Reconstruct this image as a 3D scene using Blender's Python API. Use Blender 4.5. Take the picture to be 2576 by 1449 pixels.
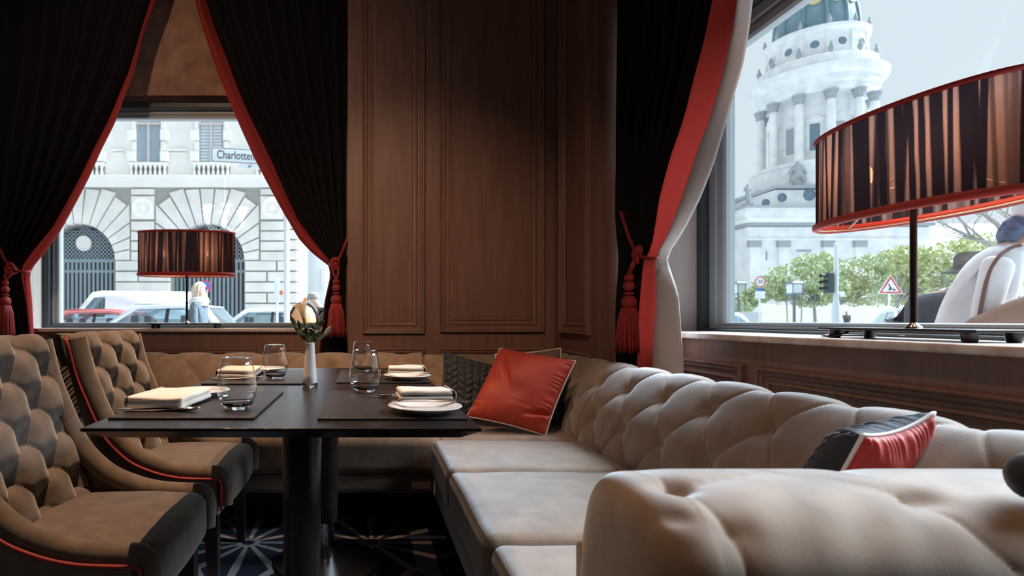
import bpy, math, random
from math import sin, cos, pi, sqrt, radians, atan2, floor, exp
from mathutils import Vector, Matrix, noise

for _o in list(bpy.data.objects):
    bpy.data.objects.remove(_o, do_unlink=True)
SC = bpy.context.scene
COL = SC.collection
random.seed(7)

# ------------------------------------------------------------------ camera
FPX, PPX, PPY, ZC = 1450.0, 918.0, 804.0, 0.967      # focal length and principal point in photo pixels, eye height
cam_d = bpy.data.cameras.new('camera')
cam_d.sensor_width = 36.0
cam_d.lens = FPX * 36.0 / 2576.0
cam_d.shift_x = (1288.0 - PPX) / 2576.0
cam_d.shift_y = (PPY - 724.5) / 2576.0
cam_d.clip_start = 0.05
cam_d.clip_end = 600
cam_d.dof.use_dof = True
cam_d.dof.focus_distance = 2.0
cam_d.dof.aperture_fstop = 4.0
cam = bpy.data.objects.new('camera', cam_d)
cam.location = (0, 0, ZC)
cam.rotation_euler = (pi / 2, 0, 0)
COL.objects.link(cam)
SC.camera = cam

# ------------------------------------------------------------------ world, sun, exposure
SC.view_settings.view_transform = 'Standard'
SC.view_settings.look = 'None'
SC.view_settings.exposure = 0.35
SC.view_settings.gamma = 1.0
SC.view_settings.use_curve_mapping = False
W = bpy.data.worlds.new('overcast_sky')
SC.world = W
W.use_nodes = True
_bg = W.node_tree.nodes['Background']
_bg.inputs[0].default_value = (0.80, 0.92, 1.0, 1)
_bg.inputs[1].default_value = 0.74
sun_d = bpy.data.lights.new('sun', 'SUN')
sun_d.energy = 14.0
sun_d.angle = radians(45)
sun_d.color = (0.76, 0.89, 1.0)
sun_o = bpy.data.objects.new('sun', sun_d)
sun_o.rotation_euler = Vector((0.70, 0.17, 0.68)).to_track_quat('Z', 'Y').to_euler()
sun_o.location = (8, 0, 9)
COL.objects.link(sun_o)


# ------------------------------------------------------------------ pixel helpers (a pixel gives a direction, the plane it meets gives the distance)
def PY(u, v, Y):
    return Vector(((u - PPX) / FPX * Y, Y, ZC - (v - PPY) / FPX * Y))


def PX(u, v, X):
    Y = X * FPX / (u - PPX)
    return PY(u, v, Y)


def PZ(u, v, Z):
    Y = (ZC - Z) * FPX / (v - PPY)
    return PY(u, v, Y)


def lerp(a, b, t):
    return a + (b - a) * t


def interp(pts, x):
    """piecewise linear through (x, y) pairs sorted by x, extrapolated at the ends"""
    if x <= pts[0][0]:
        a, b = pts[0], pts[1]
    elif x >= pts[-1][0]:
        a, b = pts[-2], pts[-1]
    else:
        for a, b in zip(pts, pts[1:]):
            if a[0] <= x <= b[0]:
                break
    return a[1] + (b[1] - a[1]) * (x - a[0]) / (b[0] - a[0] + 1e-9)


def smooth_path(pts, n):
    """Catmull-Rom through points, n samples"""
    P = [Vector(p) for p in pts]
    P = [P[0] * 2 - P[1]] + P + [P[-1] * 2 - P[-2]]
    m = len(P) - 3
    out = []
    for i in range(n):
        t = i / (n - 1) * m
        k = min(int(t), m - 1)
        t -= k
        a, b, c, d = P[k:k + 4]
        out.append(0.5 * ((2 * b) + (c - a) * t + (2 * a - 5 * b + 4 * c - d) * t * t + (3 * b - a - 3 * c + d) * t ** 3))
    return out


# ------------------------------------------------------------------ materials
MATS = {}


def mat(name, col, rough=0.5, metal=0.0, spec=0.5, sheen=0.0, sheen_tint=None, noise_s=0, noise_a=0.0, col2=None,
        bump=0.0, bump_s=200, stretch=None, trans=0.0, emit=None, emit_s=0, coat=0.0, aniso=0, detail=4, ior=1.45):
    if name in MATS:
        return MATS[name]
    m = bpy.data.materials.new(name)
    m.use_nodes = True
    nt = m.node_tree
    b = nt.nodes['Principled BSDF']
    b.inputs['Base Color'].default_value = (*col, 1)
    b.inputs['Roughness'].default_value = rough
    b.inputs['Metallic'].default_value = metal
    b.inputs['Specular IOR Level'].default_value = spec
    b.inputs['IOR'].default_value = ior
    if sheen:
        b.inputs['Sheen Weight'].default_value = sheen
        b.inputs['Sheen Roughness'].default_value = 0.45
        b.inputs['Sheen Tint'].default_value = (*(sheen_tint or (1, 1, 1)), 1)
    if trans:
        b.inputs['Transmission Weight'].default_value = trans
    if coat:
        b.inputs['Coat Weight'].default_value = coat
    if emit:
        b.inputs['Emission Color'].default_value = (*emit, 1)
        b.inputs['Emission Strength'].default_value = emit_s
    if noise_s or bump:
        tc = nt.nodes.new('ShaderNodeTexCoord')
        mp = nt.nodes.new('ShaderNodeMapping')
        nt.links.new(tc.outputs['Object'], mp.inputs[0])
        if stretch:
            mp.inputs['Scale'].default_value = stretch
    if noise_s:
        nz = nt.nodes.new('ShaderNodeTexNoise')
        nz.inputs['Scale'].default_value = noise_s
        nz.inputs['Detail'].default_value = detail
        nt.links.new(mp.outputs[0], nz.inputs['Vector'])
        rp = nt.nodes.new('ShaderNodeValToRGB')
        c2 = col2 or tuple(c * (1 - noise_a) for c in col)
        c1 = col if col2 else tuple(min(1, c * (1 + noise_a)) for c in col)
        rp.color_ramp.elements[0].position = 0.32
        rp.color_ramp.elements[1].position = 0.68
        rp.color_ramp.elements[0].color = (*c2, 1)
        rp.color_ramp.elements[1].color = (*c1, 1)
        nt.links.new(nz.outputs['Fac'], rp.inputs[0])
        nt.links.new(rp.outputs[0], b.inputs['Base Color'])
    if bump:
        nb = nt.nodes.new('ShaderNodeTexNoise')
        nb.inputs['Scale'].default_value = bump_s
        nb.inputs['Detail'].default_value = 3
        nt.links.new(mp.outputs[0], nb.inputs['Vector'])
        bp = nt.nodes.new('ShaderNodeBump')
        bp.inputs['Strength'].default_value = bump
        bp.inputs['Distance'].default_value = 0.003
        nt.links.new(nb.outputs['Fac'], bp.inputs['Height'])
        nt.links.new(bp.outputs[0], b.inputs['Normal'])
    MATS[name] = m
    return m


def pane_mat(name, tint=(0.97, 0.99, 1.0), base=0.04, edge=0.75, power=4.0, gloss=0.9):
    """thin clear sheet: straight-through plus a mirror share that grows towards grazing angles"""
    if name in MATS:
        return MATS[name]
    m = bpy.data.materials.new(name)
    m.use_nodes = True
    nt = m.node_tree
    nt.nodes.clear()
    o = nt.nodes.new('ShaderNodeOutputMaterial')
    mx = nt.nodes.new('ShaderNodeMixShader')
    tr = nt.nodes.new('ShaderNodeBsdfTransparent')
    gl = nt.nodes.new('ShaderNodeBsdfGlossy')
    lw = nt.nodes.new('ShaderNodeLayerWeight')
    lw.inputs[0].default_value = 0.5
    pw = nt.nodes.new('ShaderNodeMath')
    pw.operation = 'POWER'
    pw.inputs[1].default_value = power
    ml = nt.nodes.new('ShaderNodeMath')
    ml.operation = 'MULTIPLY_ADD'
    ml.inputs[1].default_value = edge
    ml.inputs[2].default_value = base
    tr.inputs[0].default_value = (*tint, 1)
    gl.inputs[0].default_value = (gloss, gloss, gloss, 1)
    gl.inputs['Roughness'].default_value = 0.0
    nt.links.new(lw.outputs['Facing'], pw.inputs[0])
    nt.links.new(pw.outputs[0], ml.inputs[0])
    nt.links.new(ml.outputs[0], mx.inputs[0])
    nt.links.new(tr.outputs[0], mx.inputs[1])
    nt.links.new(gl.outputs[0], mx.inputs[2])
    nt.links.new(mx.outputs[0], o.inputs[0])
    MATS[name] = m
    return m


# ------------------------------------------------------------------ mesh building
ROOTM = {}


class MB:
    def __init__(self):
        self.v, self.f, self.mi = [], [], []

    def add(self, vs, fs, mi=0):
        k = len(self.v)
        self.v += [Vector(p) for p in vs]
        self.f += [tuple(i + k for i in q) for q in fs]
        self.mi += [mi] * len(fs)
        return self

    def box(self, x0, x1, y0, y1, z0, z1, mi=0):
        return self.add([(x0, y0, z0), (x1, y0, z0), (x1, y1, z0), (x0, y1, z0), (x0, y0, z1), (x1, y0, z1), (x1, y1, z1), (x0, y1, z1)],
                        [(0, 3, 2, 1), (4, 5, 6, 7), (0, 1, 5, 4), (1, 2, 6, 5), (2, 3, 7, 6), (3, 0, 4, 7)], mi)

    def rbox(self, x0, x1, y0, y1, z0, z1, r=0.01, n=8, puff=0.0, fn=None, puff_all=0.0):
        """rounded box; puff swells the top face, puff_all every face"""
        lo, hi = Vector((x0, y0, z0)), Vector((x1, y1, z1))
        c, h = (lo + hi) / 2, (hi - lo) / 2
        rr = min(r, min(h) * 0.999)
        for ax in range(3):
            for sg in (-1, 1):
                a, b = (ax + 1) % 3, (ax + 2) % 3
                if sg < 0:
                    a, b = b, a

                def ticks(hh):
                    t = [-hh]
                    for q in (0.3, 0.65, 1.0):
                        t.append(-hh + rr * q)
                    m = max(2, n)
                    for i in range(1, m):
                        t.append(-hh + rr + (2 * hh - 2 * rr) * i / m)
                    for q in (1.0, 0.65, 0.3):
                        t.append(hh - rr * q)
                    t.append(hh)
                    return t
                ta, tb = ticks(h[a]), ticks(h[b])
                vs, fs = [], []
                for pa in ta:
                    for pb in tb:
                        p = Vector((0, 0, 0))
                        p[a], p[b], p[ax] = pa, pb, sg * h[ax]
                        q = Vector([max(-h[i] + rr, min(h[i] - rr, p[i])) for i in range(3)])
                        d = p - q
                        if d.length > 1e-9:
                            p = q + d.normalized() * rr
                        un = [p[i] / h[i] for i in range(3)]
                        if puff and p.z > 0:
                            p.z += puff * (1 - un[0] ** 2) * (1 - un[1] ** 2) * un[2]
                        if puff_all:
                            for i in range(3):
                                j, k = (i + 1) % 3, (i + 2) % 3
                                p[i] += puff_all * un[i] * (1 - un[j] ** 2) * (1 - un[k] ** 2)
                        p = p + c
                        if fn:
                            p = Vector(fn(p))
                        vs.append(p)
                m = len(tb)
                for i in range(len(ta) - 1):
                    for j in range(m - 1):
                        fs.append((i * m + j, (i + 1) * m + j, (i + 1) * m + j + 1, i * m + j + 1))
                self.add(vs, fs)
        return self

    def tube(self, path, r, n=8, closed=False, cap=True, flat=1.0, mi=0, twist=0):
        P = [Vector(p) for p in path]
        m = len(P)
        R = r if isinstance(r, (list, tuple)) else [r] * m
        vs, fs = [], []
        up = None
        for i, p in enumerate(P):
            if closed:
                d = P[(i + 1) % m] - P[i - 1]
            else:
                d = P[min(i + 1, m - 1)] - P[max(i - 1, 0)]
            d.normalize()
            if up is None:
                up = Vector((0, 0, 1)) if abs(d.z) < 0.9 else Vector((1, 0, 0))
            s = d.cross(up)
            if s.length < 1e-6:
                s = d.orthogonal()
            s.normalize()
            up = s.cross(d).normalized()
            for k in range(n):
                a = 2 * pi * k / n + twist * i
                vs.append(p + (s * cos(a) + up * sin(a) * flat) * R[i])
        for i in range(m if closed else m - 1):
            j = (i + 1) % m
            for k in range(n):
                l = (k + 1) % n
                fs.append((i * n + k, i * n + l, j * n + l, j * n + k))
        if cap and not closed:
            fs.append(tuple(range(n - 1, -1, -1)))
            fs.append(tuple((m - 1) * n + k for k in range(n)))
        return self.add(vs, fs, mi)

    def lathe(self, prof, n=24, c=(0, 0, 0), sx=1.0, sy=1.0, rfn=None, mi=0, a0=0, a1=2 * pi):
        """profile of (radius, z) turned round z at c"""
        c = Vector(c)
        vs, fs = [], []
        full = abs(a1 - a0 - 2 * pi) < 1e-6
        na = n if full else n + 1
        for r, z in prof:
            for k in range(na):
                a = a0 + (a1 - a0) * k / n
                q = r * (rfn(a, z) if rfn else 1)
                vs.append(c + Vector((q * cos(a) * sx, q * sin(a) * sy, z)))
        for i in range(len(prof) - 1):
            for k in range(n):
                l = (k + 1) % na
                fs.append((i * na + k, i * na + l, (i + 1) * na + l, (i + 1) * na + k))
        if full:
            if prof[0][0] > 1e-6:
                fs.append(tuple(range(n - 1, -1, -1)))
            if prof[-1][0] > 1e-6:
                fs.append(tuple((len(prof) - 1) * na + k for k in range(n)))
        return self.add(vs, fs, mi)

    def grid(self, fn, nu, nv, closeu=False, flip=False, mi=0):
        vs, fs = [], []
        mu = nu if closeu else nu + 1
        for i in range(mu):
            for j in range(nv + 1):
                vs.append(fn(i / nu, j / nv))
        m = nv + 1
        for i in range(nu):
            for j in range(nv):
                k = (i + 1) % mu
                q = (i * m + j, k * m + j, k * m + j + 1, i * m + j + 1)
                fs.append(q[::-1] if flip else q)
        return self.add(vs, fs, mi)

    def prism(self, poly, fa, fb, mi=0):
        """poly: 2D points; fa / fb map a 2D point to 3D on the two end planes"""
        n = len(poly)
        vs = [fa(*p) for p in poly] + [fb(*p) for p in poly]
        fs = [tuple(range(n - 1, -1, -1)), tuple(range(n, 2 * n))]
        fs += [(i, (i + 1) % n, (i + 1) % n + n, i + n) for i in range(n)]
        return self.add(vs, fs, mi)

    def frame(self, O, U, V, N, u0, u1, v0, v1, prof):
        """mitred moulding round a rectangle; prof of (inset, height)"""
        O, U, V, N = Vector(O), Vector(U), Vector(V), Vector(N)
        vs, fs = [], []
        for d, h in prof:
            for a, b in ((u0 + d, v0 + d), (u1 - d, v0 + d), (u1 - d, v1 - d), (u0 + d, v1 - d)):
                vs.append(O + U * a + V * b + N * h)
        for i in range(len(prof) - 1):
            for k in range(4):
                l = (k + 1) % 4
                fs.append((i * 4 + k, i * 4 + l, i * 4 + 4 + l, i * 4 + 4 + k))
        return self.add(vs, fs)

    def sphere(self, c, r, n=12, sx=1, sy=1, sz=1, mi=0):
        prof = [(max(r * sin(pi * i / n), 0), -r * cos(pi * i / n) * sz) for i in range(n + 1)]
        return self.lathe(prof, n * 2, c, sx, sy, mi=mi)

    def xf(self, M):
        self.v = [M @ p for p in self.v]
        return self

    def mesh(self, name, mats, smooth=True, sharp=38, inv=None):
        me = bpy.data.meshes.new(name)
        vs = [inv @ p for p in self.v] if inv is not None else self.v
        me.from_pydata([tuple(p) for p in vs], [], self.f)
        if not isinstance(mats, (list, tuple)):
            mats = [mats]
        for m in mats:
            me.materials.append(m)
        if len(mats) > 1:
            me.polygons.foreach_set('material_index', self.mi)
        me.validate()
        if smooth:
            me.polygons.foreach_set('use_smooth', [True] * len(me.polygons))
            if sharp:
                me.set_sharp_from_angle(angle=radians(sharp))
        me.update()
        return me

    def build(self, name, mats, parent=None, smooth=True, sharp=38, local=False, weld=0):
        """one mesh object; vertices are in world space unless local"""
        inv = None
        if parent is not None and not local:
            inv = ROOTM[parent.name].inverted()
        o = bpy.data.objects.new(name, self.mesh(name, mats, smooth, sharp, inv))
        COL.objects.link(o)
        if parent is not None:
            o.parent = parent
            ROOTM[o.name] = ROOTM[parent.name]
        else:
            ROOTM[o.name] = Matrix.Identity(4)
        return o


def thing(name, label, cat, loc=(0, 0, 0), rz=0.0, group=None, rot=None):
    o = bpy.data.objects.new(name, None)
    o.empty_display_size = 0.1
    o.location = loc
    e = rot if rot else (0, 0, rz)
    o.rotation_euler = e
    COL.objects.link(o)
    from mathutils import Euler
    ROOTM[o.name] = Matrix.Translation(Vector(loc)) @ Euler(e).to_matrix().to_4x4()
    return tag(o, label, cat, group)


def tag(o, label=None, cat=None, group=None):
    if label:
        o['label'] = label
    if cat:
        o['category'] = cat
    if group:
        o['group'] = group
    return o


def struct(o):
    o['kind'] = 'structure'
    return o


def dup(root, loc, rz=None, label=None, group=None):
    r = root.copy()
    COL.objects.link(r)
    r.location = loc
    if rz is not None:
        r.rotation_euler = (0, 0, rz)
    if label:
        r['label'] = label
    if group:
        r['group'] = group
    for ch in list(root.children):
        c = ch.copy()
        COL.objects.link(c)
        c.parent = r
        for g in list(ch.children):
            d = g.copy()
            COL.objects.link(d)
            d.parent = c
    return r


def share(src, name, parent, M):
    """another object on the same mesh data, placed by matrix in the parent's space"""
    o = bpy.data.objects.new(name, src.data)
    COL.objects.link(o)
    o.parent = parent
    o.matrix_local = M
    return o
# ================================================================== palette
WOOD = mat('walnut_panelling', (0.24, 0.138, 0.108), 0.42, noise_s=9, col2=(0.185, 0.103, 0.08), stretch=(3.2, 3.2, 0.28), bump=0.15, bump_s=60, detail=8)
PALEWOOD = mat('window_lining', (0.42, 0.38, 0.34), 0.5, noise_s=7, col2=(0.36, 0.32, 0.28), stretch=(4, 4, 0.3))
PLASTER = mat('dark_plaster', (0.055, 0.03, 0.027), 0.8)
CEIL = mat('ceiling_paint', (0.20, 0.12, 0.10), 0.8)
MARBLE = mat('veined_marble', (0.84, 0.79, 0.76), 0.22, noise_s=5, col2=(0.58, 0.46, 0.41), stretch=(1.2, 3.5, 3), bump=0, detail=9)
FRAMEM = mat('window_frame_metal', (0.055, 0.07, 0.075), 0.4)
SASHM = mat('window_sash_lightened', (0.36, 0.41, 0.43), 0.4)  # lighter grey carries the sky light and glare on the frame
GLASS = pane_mat('window_glass')
SUEDE = mat('blind_suede', (0.42, 0.27, 0.20), 0.85, noise_s=7, col2=(0.22, 0.125, 0.10), detail=10, sheen=0.2)
VELVET = mat('taupe_velvet', (0.285, 0.208, 0.150), 0.8, spec=0.12, sheen=0.75, sheen_tint=(0.84, 0.92, 1.0), noise_s=16, col2=(0.195, 0.138, 0.098), stretch=(1, 1, 0.5), bump=0.12, bump_s=300, detail=9)
CHAIRV = mat('grey_velvet', (0.160, 0.124, 0.098), 0.75, spec=0.18, sheen=0.55, sheen_tint=(0.84, 0.92, 1.0), noise_s=18, col2=(0.095, 0.072, 0.056), bump=0.15, bump_s=300, detail=9)
BLACKWOOD = mat('ebonised_wood', (0.012, 0.010, 0.010), 0.25, noise_s=14, col2=(0.02, 0.016, 0.015), stretch=(0.4, 8, 1), bump=0.2, bump_s=90)
DRAPE = mat('midnight_drape', (0.0045, 0.0042, 0.0065), 0.8, spec=0.25, sheen=0.02, bump=0.2, bump_s=400)
REDV = mat('red_velvet', (0.42, 0.034, 0.03), 0.6, sheen=0.25, sheen_tint=(1, 0.55, 0.45), bump=0.2, bump_s=250)
def sheer_velvet(name, c, ct, k):
    m = bpy.data.materials.new(name)
    m.use_nodes = True
    nt = m.node_tree
    nt.nodes.clear()
    o = nt.nodes.new('ShaderNodeOutputMaterial')
    d = nt.nodes.new('ShaderNodeBsdfDiffuse')
    t = nt.nodes.new('ShaderNodeBsdfTranslucent')
    mx = nt.nodes.new('ShaderNodeMixShader')
    mx.inputs[0].default_value = k
    d.inputs[0].default_value = (*c, 1)
    t.inputs[0].default_value = (*ct, 1)
    nt.links.new(d.outputs[0], mx.inputs[1])
    nt.links.new(t.outputs[0], mx.inputs[2])
    nt.links.new(mx.outputs[0], o.inputs[0])
    return m


REDCURT = sheer_velvet('red_curtain_border', (0.50, 0.075, 0.068), (0.55, 0.17, 0.15), 0.5)
REDTRIM = mat('red_trim', (0.30, 0.022, 0.02), 0.6, sheen=0.15, sheen_tint=(1, 0.5, 0.4), bump=0.3, bump_s=500)
LINING = mat('grey_satin_lining', (0.60, 0.56, 0.55), 0.36, sheen=0.2, bump=0.1, bump_s=60)
CHROME = mat('polished_steel', (0.75, 0.74, 0.72), 0.14, metal=1.0)
DARKMETAL = mat('dark_bronze', (0.045, 0.028, 0.022), 0.28, metal=0.7)
BLACKM = mat('black_lacquer', (0.012, 0.012, 0.013), 0.3)


def carpet():
    m = bpy.data.materials.new('starburst_carpet')
    m.use_nodes = True
    nt = m.node_tree
    b = nt.nodes['Principled BSDF']
    b.inputs['Roughness'].default_value = 0.95
    b.inputs['Specular IOR Level'].default_value = 0.1

    def N(t, **k):
        n = nt.nodes.new(t)
        for a, v in k.items():
            setattr(n, a, v)
        return n

    def M(op, a, c=None):
        n = N('ShaderNodeMath', operation=op)
        for i, q in enumerate((a, c)):
            if q is None:
                continue
            if isinstance(q, (int, float)):
                n.inputs[i].default_value = q
            else:
                nt.links.new(q, n.inputs[i])
        return n.outputs[0]
    tc = N('ShaderNodeTexCoord')
    sp = N('ShaderNodeSeparateXYZ')
    nt.links.new(tc.outputs['Object'], sp.inputs[0])
    S = 0.534
    qx = M('ADD', M('SUBTRACT', sp.outputs[0], 0.029), S * 40.5)
    qy = M('ADD', M('SUBTRACT', sp.outputs[1], 2.50), S * 40.5)
    fx = M('SUBTRACT', M('MODULO', qx, S), S / 2)
    fy = M('SUBTRACT', M('MODULO', qy, S), S / 2)
    r = M('SQRT', M('ADD', M('MULTIPLY', fx, fx), M('MULTIPLY', fy, fy)))
    th = M('ADD', M('ARCTAN2', fy, fx), 20 * pi)
    st = pi / 6
    d = M('SUBTRACT', M('MODULO', M('ADD', th, st / 2), st), st / 2)
    ld = M('ABSOLUTE', M('MULTIPLY', r, M('SINE', d)))
    line = M('LESS_THAN', ld, M('ADD', 0.006, M('MULTIPLY', r, 0.045)))
    hole = M('GREATER_THAN', r, 0.026)
    hub = M('LESS_THAN', r, 0.05)
    pat = M('MULTIPLY', M('MAXIMUM', line, hub), hole)
    nz = N('ShaderNodeTexNoise')
    nz.inputs['Scale'].default_value = 60
    nt.links.new(tc.outputs['Object'], nz.inputs['Vector'])
    mx = N('ShaderNodeMix', data_type='RGBA')
    nt.links.new(pat, mx.inputs['Factor'])
    mx.inputs['A'].default_value = (0.022, 0.028, 0.046, 1)
    mx.inputs['B'].default_value = (0.32, 0.29, 0.29, 1)
    m2 = N('ShaderNodeMix', data_type='RGBA', blend_type='MULTIPLY')
    m2.inputs['Factor'].default_value = 0.6
    nt.links.new(mx.outputs['Result'], m2.inputs['A'])
    nt.links.new(nz.outputs['Color'], m2.inputs['B'])
    nt.links.new(m2.outputs['Result'], b.inputs['Base Color'])
    bp = N('ShaderNodeBump')
    bp.inputs['Strength'].default_value = 0.4
    nb = N('ShaderNodeTexNoise')
    nb.inputs['Scale'].default_value = 700
    nt.links.new(tc.outputs['Object'], nb.inputs['Vector'])
    nt.links.new(nb.outputs['Fac'], bp.inputs['Height'])
    nt.links.new(bp.outputs[0], b.inputs['Normal'])
    return m


# ================================================================== room shell
RX0, RX1, RY0, RY1, CH = -4.0, 2.0, -4.5, 4.5, 3.6
YP, YL, YW = 3.85, 4.02, 4.22           # back pier front, wall below the back window, back window frame
XP, XL, XW = 1.267, 1.50, 1.80          # right pier front, wall below the right window, right window frame
W1L, W1R, W1T = -2.374, -0.13, 2.567
W2F, W2N, W2T = 3.14, 0.35, 2.50
SILL = 0.907

struct(MB().box(RX0, RX1, RY0, RY1, -0.12, 0).build('floor', carpet(), smooth=False))
struct(MB().box(RX0 - .2, RX1, RY0 - .2, RY1, CH, CH + 0.12).build('ceiling', CEIL, smooth=False))
struct(MB().box(RX0 - 0.2, RX0, RY0, RY1, 0, CH).build('wall_left', PLASTER, smooth=False))
struct(MB().box(RX0 - .2, RX1, RY0 - 0.2, RY0, 0, CH).build('wall_rear', PLASTER, smooth=False))

wb = MB()
wb.box(-0.114, RX1, YP, RY1, 0, CH)                       # panelled pier
wb.box(RX0, W1L, 3.97, RY1, 0, CH)                        # left of the window
wb.box(W1L, -0.114, YL, RY1, 0, SILL - 0.022)             # below the window
wb.box(W1L, -0.114, YW, RY1, W1T, CH)                     # above the window
wb.box(W1R, -0.114, YL, RY1, SILL - 0.022, CH)
wall_back = struct(wb.build('wall_back', WOOD, smooth=False))
wr = MB()
wr.box(XP, RX1, W2F, YP, 0, CH)
wr.box(XL, RX1, W2N, W2F, 0, SILL - 0.022)
wr.box(XL, RX1, W2N, W2F, W2T, CH)
wr.box(XL, RX1, RY0, W2N, 0, CH)
wall_right = struct(wr.build('wall_right', WOOD, smooth=False))
rv = MB().box(XL + 0.02, XW, W2F - 0.012, W2F, SILL, W2T)
rv.build('window_lining', PALEWOOD, wall_right, smooth=False)
rv = MB().box(W1L, W1L + 0.012, YL + 0.0, YW, SILL, W1T)
rv.build('window_lining', PALEWOOD, wall_back, smooth=False)

BOL = [(0, 0), (0.002, 0.020), (0.008, 0.026), (0.014, 0.024), (0.018, 0.017), (0.024, 0.019), (0.030, 0.017), (0.036, 0.009), (0.046, 0.007), (0.056, 0.012), (0.060, 0.012), (0.064, 0.004), (0.072, 0.002), (0.075, 0.0005)]


def wall_panel(wall, O, U, V, N, u0, u1, v0, v1, raised=False):
    O, U, V, N = Vector(O), Vector(U), Vector(V), Vector(N)
    i = 0.080
    h = 0.006 if raised else 0.002
    def pt(a, b, c):
        return O + U * a + V * b + N * c
    mb = MB()
    e = 0.006
    vs = [pt(u0 + i, v0 + i, 0), pt(u1 - i, v0 + i, 0), pt(u1 - i, v1 - i, 0), pt(u0 + i, v1 - i, 0),
          pt(u0 + i + e, v0 + i + e, h), pt(u1 - i - e, v0 + i + e, h), pt(u1 - i - e, v1 - i - e, h), pt(u0 + i + e, v1 - i - e, h)]
    mb.add(vs, [(4, 5, 6, 7), (0, 1, 5, 4), (1, 2, 6, 5), (2, 3, 7, 6), (3, 0, 4, 7)])
    p = mb.build('wall_panel', WOOD, wall, smooth=False)
    MB().frame(O, U, V, N, u0, u1, v0, v1, BOL).build('panel_moulding', WOOD, p, sharp=25)


Xv, Yv, Zv = (1, 0, 0), (0, 1, 0), (0, 0, 1)
wall_panel(wall_back, (0, YP, 0), Xv, Zv, (0, -1, 0), -0.016, 0.401, 0.871, 3.42)
wall_panel(wall_back, (0, YP, 0), Xv, Zv, (0, -1, 0), 0.502, 1.197, 0.880, 3.42, True)
wall_panel(wall_back, (0, YP, 0), Xv, Zv, (0, -1, 0), -0.016, 0.401, 0.16, 0.776)
wall_panel(wall_back, (0, YP, 0), Xv, Zv, (0, -1, 0), 0.502, 1.197, 0.16, 0.776)
wall_panel(wall_right, (XP, 0, 0), Yv, Zv, (-1, 0, 0), 3.235, 3.704, 0.878, 3.42)
wall_panel(wall_right, (XP, 0, 0), Yv, Zv, (-1, 0, 0), 3.235, 3.704, 0.16, 0.776)
wall_panel(wall_back, (0, YL, 0), Xv, Zv, (0, -1, 0), -2.28, -0.75, 0.16, 0.765)
wall_panel(wall_back, (0, YL, 0), Xv, Zv, (0, -1, 0), -0.57, -0.16, 0.16, 0.765)
wall_panel(wall_right, (XL, 0, 0), Yv, Zv, (-1, 0, 0), 2.265, 3.05, 0.16, 0.79)
wall_panel(wall_right, (XL, 0, 0), Yv, Zv, (-1, 0, 0), 0.35, 2.186, 0.16, 0.79)

# marble sills with a rounded nosing
def sill(name, x0, x1, y0, y1):
    return struct(MB().rbox(x0, x1, y0, y1, SILL - 0.026, SILL, r=0.008, n=6).build(name, MARBLE))
sill('trim_1', W1L, W1R, 3.985, YW + 0.02)
sill('trim_2', 1.468, XW + 0.02, W2N, W2F)


def window_frame(wname, O, U, N, u0, u1, z0, z1, jamb=0.05, sash=0.075, depth=0.10):
    """O: point on the room face of the frame; U along the window, N towards outdoors"""
    O, U, N = Vector(O), Vector(U), Vector(N)
    root = bpy.data.objects.new(wname, None)
    COL.objects.link(root)
    ROOTM[root.name] = Matrix.Identity(4)
    struct(root)
    V = Vector((0, 0, 1))
    fr = MB()
    fr.frame(O, U, V, N, u0, u1, z0, z1, [(0, depth), (0, 0), (jamb * 0.8, 0), (jamb, 0.006), (jamb, depth)])
    fr.build('frame', FRAMEM, root, smooth=False)
    a = jamb
    s = MB()
    s.frame(O, U, V, N, u0, u1, z0, z1, [(a, depth), (a, 0.045), (a + 0.010, 0.040), (a + sash * .45, 0.040), (a + sash * .5, 0.052), (a + sash * .62, 0.052), (a + sash * .66, 0.044), (a + sash * .9, 0.046), (a + sash, 0.056), (a + sash, depth)])
    so = s.build('sash', SASHM, root, smooth=False)
    g = MB()
    e = a + sash - 0.012
    p = [O + U * (u0 + e) + V * (z0 + e * .6), O + U * (u1 - e) + V * (z0 + e * .6), O + U * (u1 - e) + V * (z1 - e), O + U * (u0 + e) + V * (z1 - e)]
    g.add([q + N * 0.074 for q in p], [(0, 1, 2, 3)])
    g.build('pane', GLASS, so, smooth=False)
    return root


def window_thin_bottom(o, z0, k, zref):
    """squash the low rail: vertices near the sill keep their order but a smaller height"""
    for ch in [c for c in o.children_recursive if c.type == 'MESH']:
        for v in ch.data.vertices:
            d = v.co.z - z0
            if 0 < d < zref:
                v.co.z = z0 + d * k


w1 = window_frame('window_1', (0, YW, 0), Xv, Yv, W1L, W1R, SILL, W1T, 0.055, 0.06)
window_thin_bottom(w1, SILL, 0.33, 0.13)
w2 = window_frame('window_2', (XW, 0, 0), (0, -1, 0), Xv, -W2F, -W2N, SILL, W2T, 0.05, 0.13)
window_thin_bottom(w2, SILL, 0.27, 0.19)

# blind above the back window
bl = MB()
def blind_fn(u, v):
    x = lerp(W1L + 0.015, W1R - 0.01, u)
    z = lerp(2.575, 3.55, v)
    z += 0.004 * noise.noise(Vector((x * 30, 0, 5))) * (1 - v)
    return Vector((x, 4.135 - 0.03 * sin(pi * v) + 0.006 * noise.noise(Vector((x * 3, z * 4, 0))), z))
bl.grid(blind_fn, 90, 30, flip=True)
bo = thing('window_blind', 'mottled brown blind hanging above the window with the street sign', 'blind', (-1.25, 4.135, 2.575))
bl.build('cloth', SUEDE, bo)
MB().tube([(W1L + .012, 4.14, 2.585), (W1R - .01, 4.14, 2.585)], 0.008, 8).build('hem_bar', SUEDE, bo)

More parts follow.
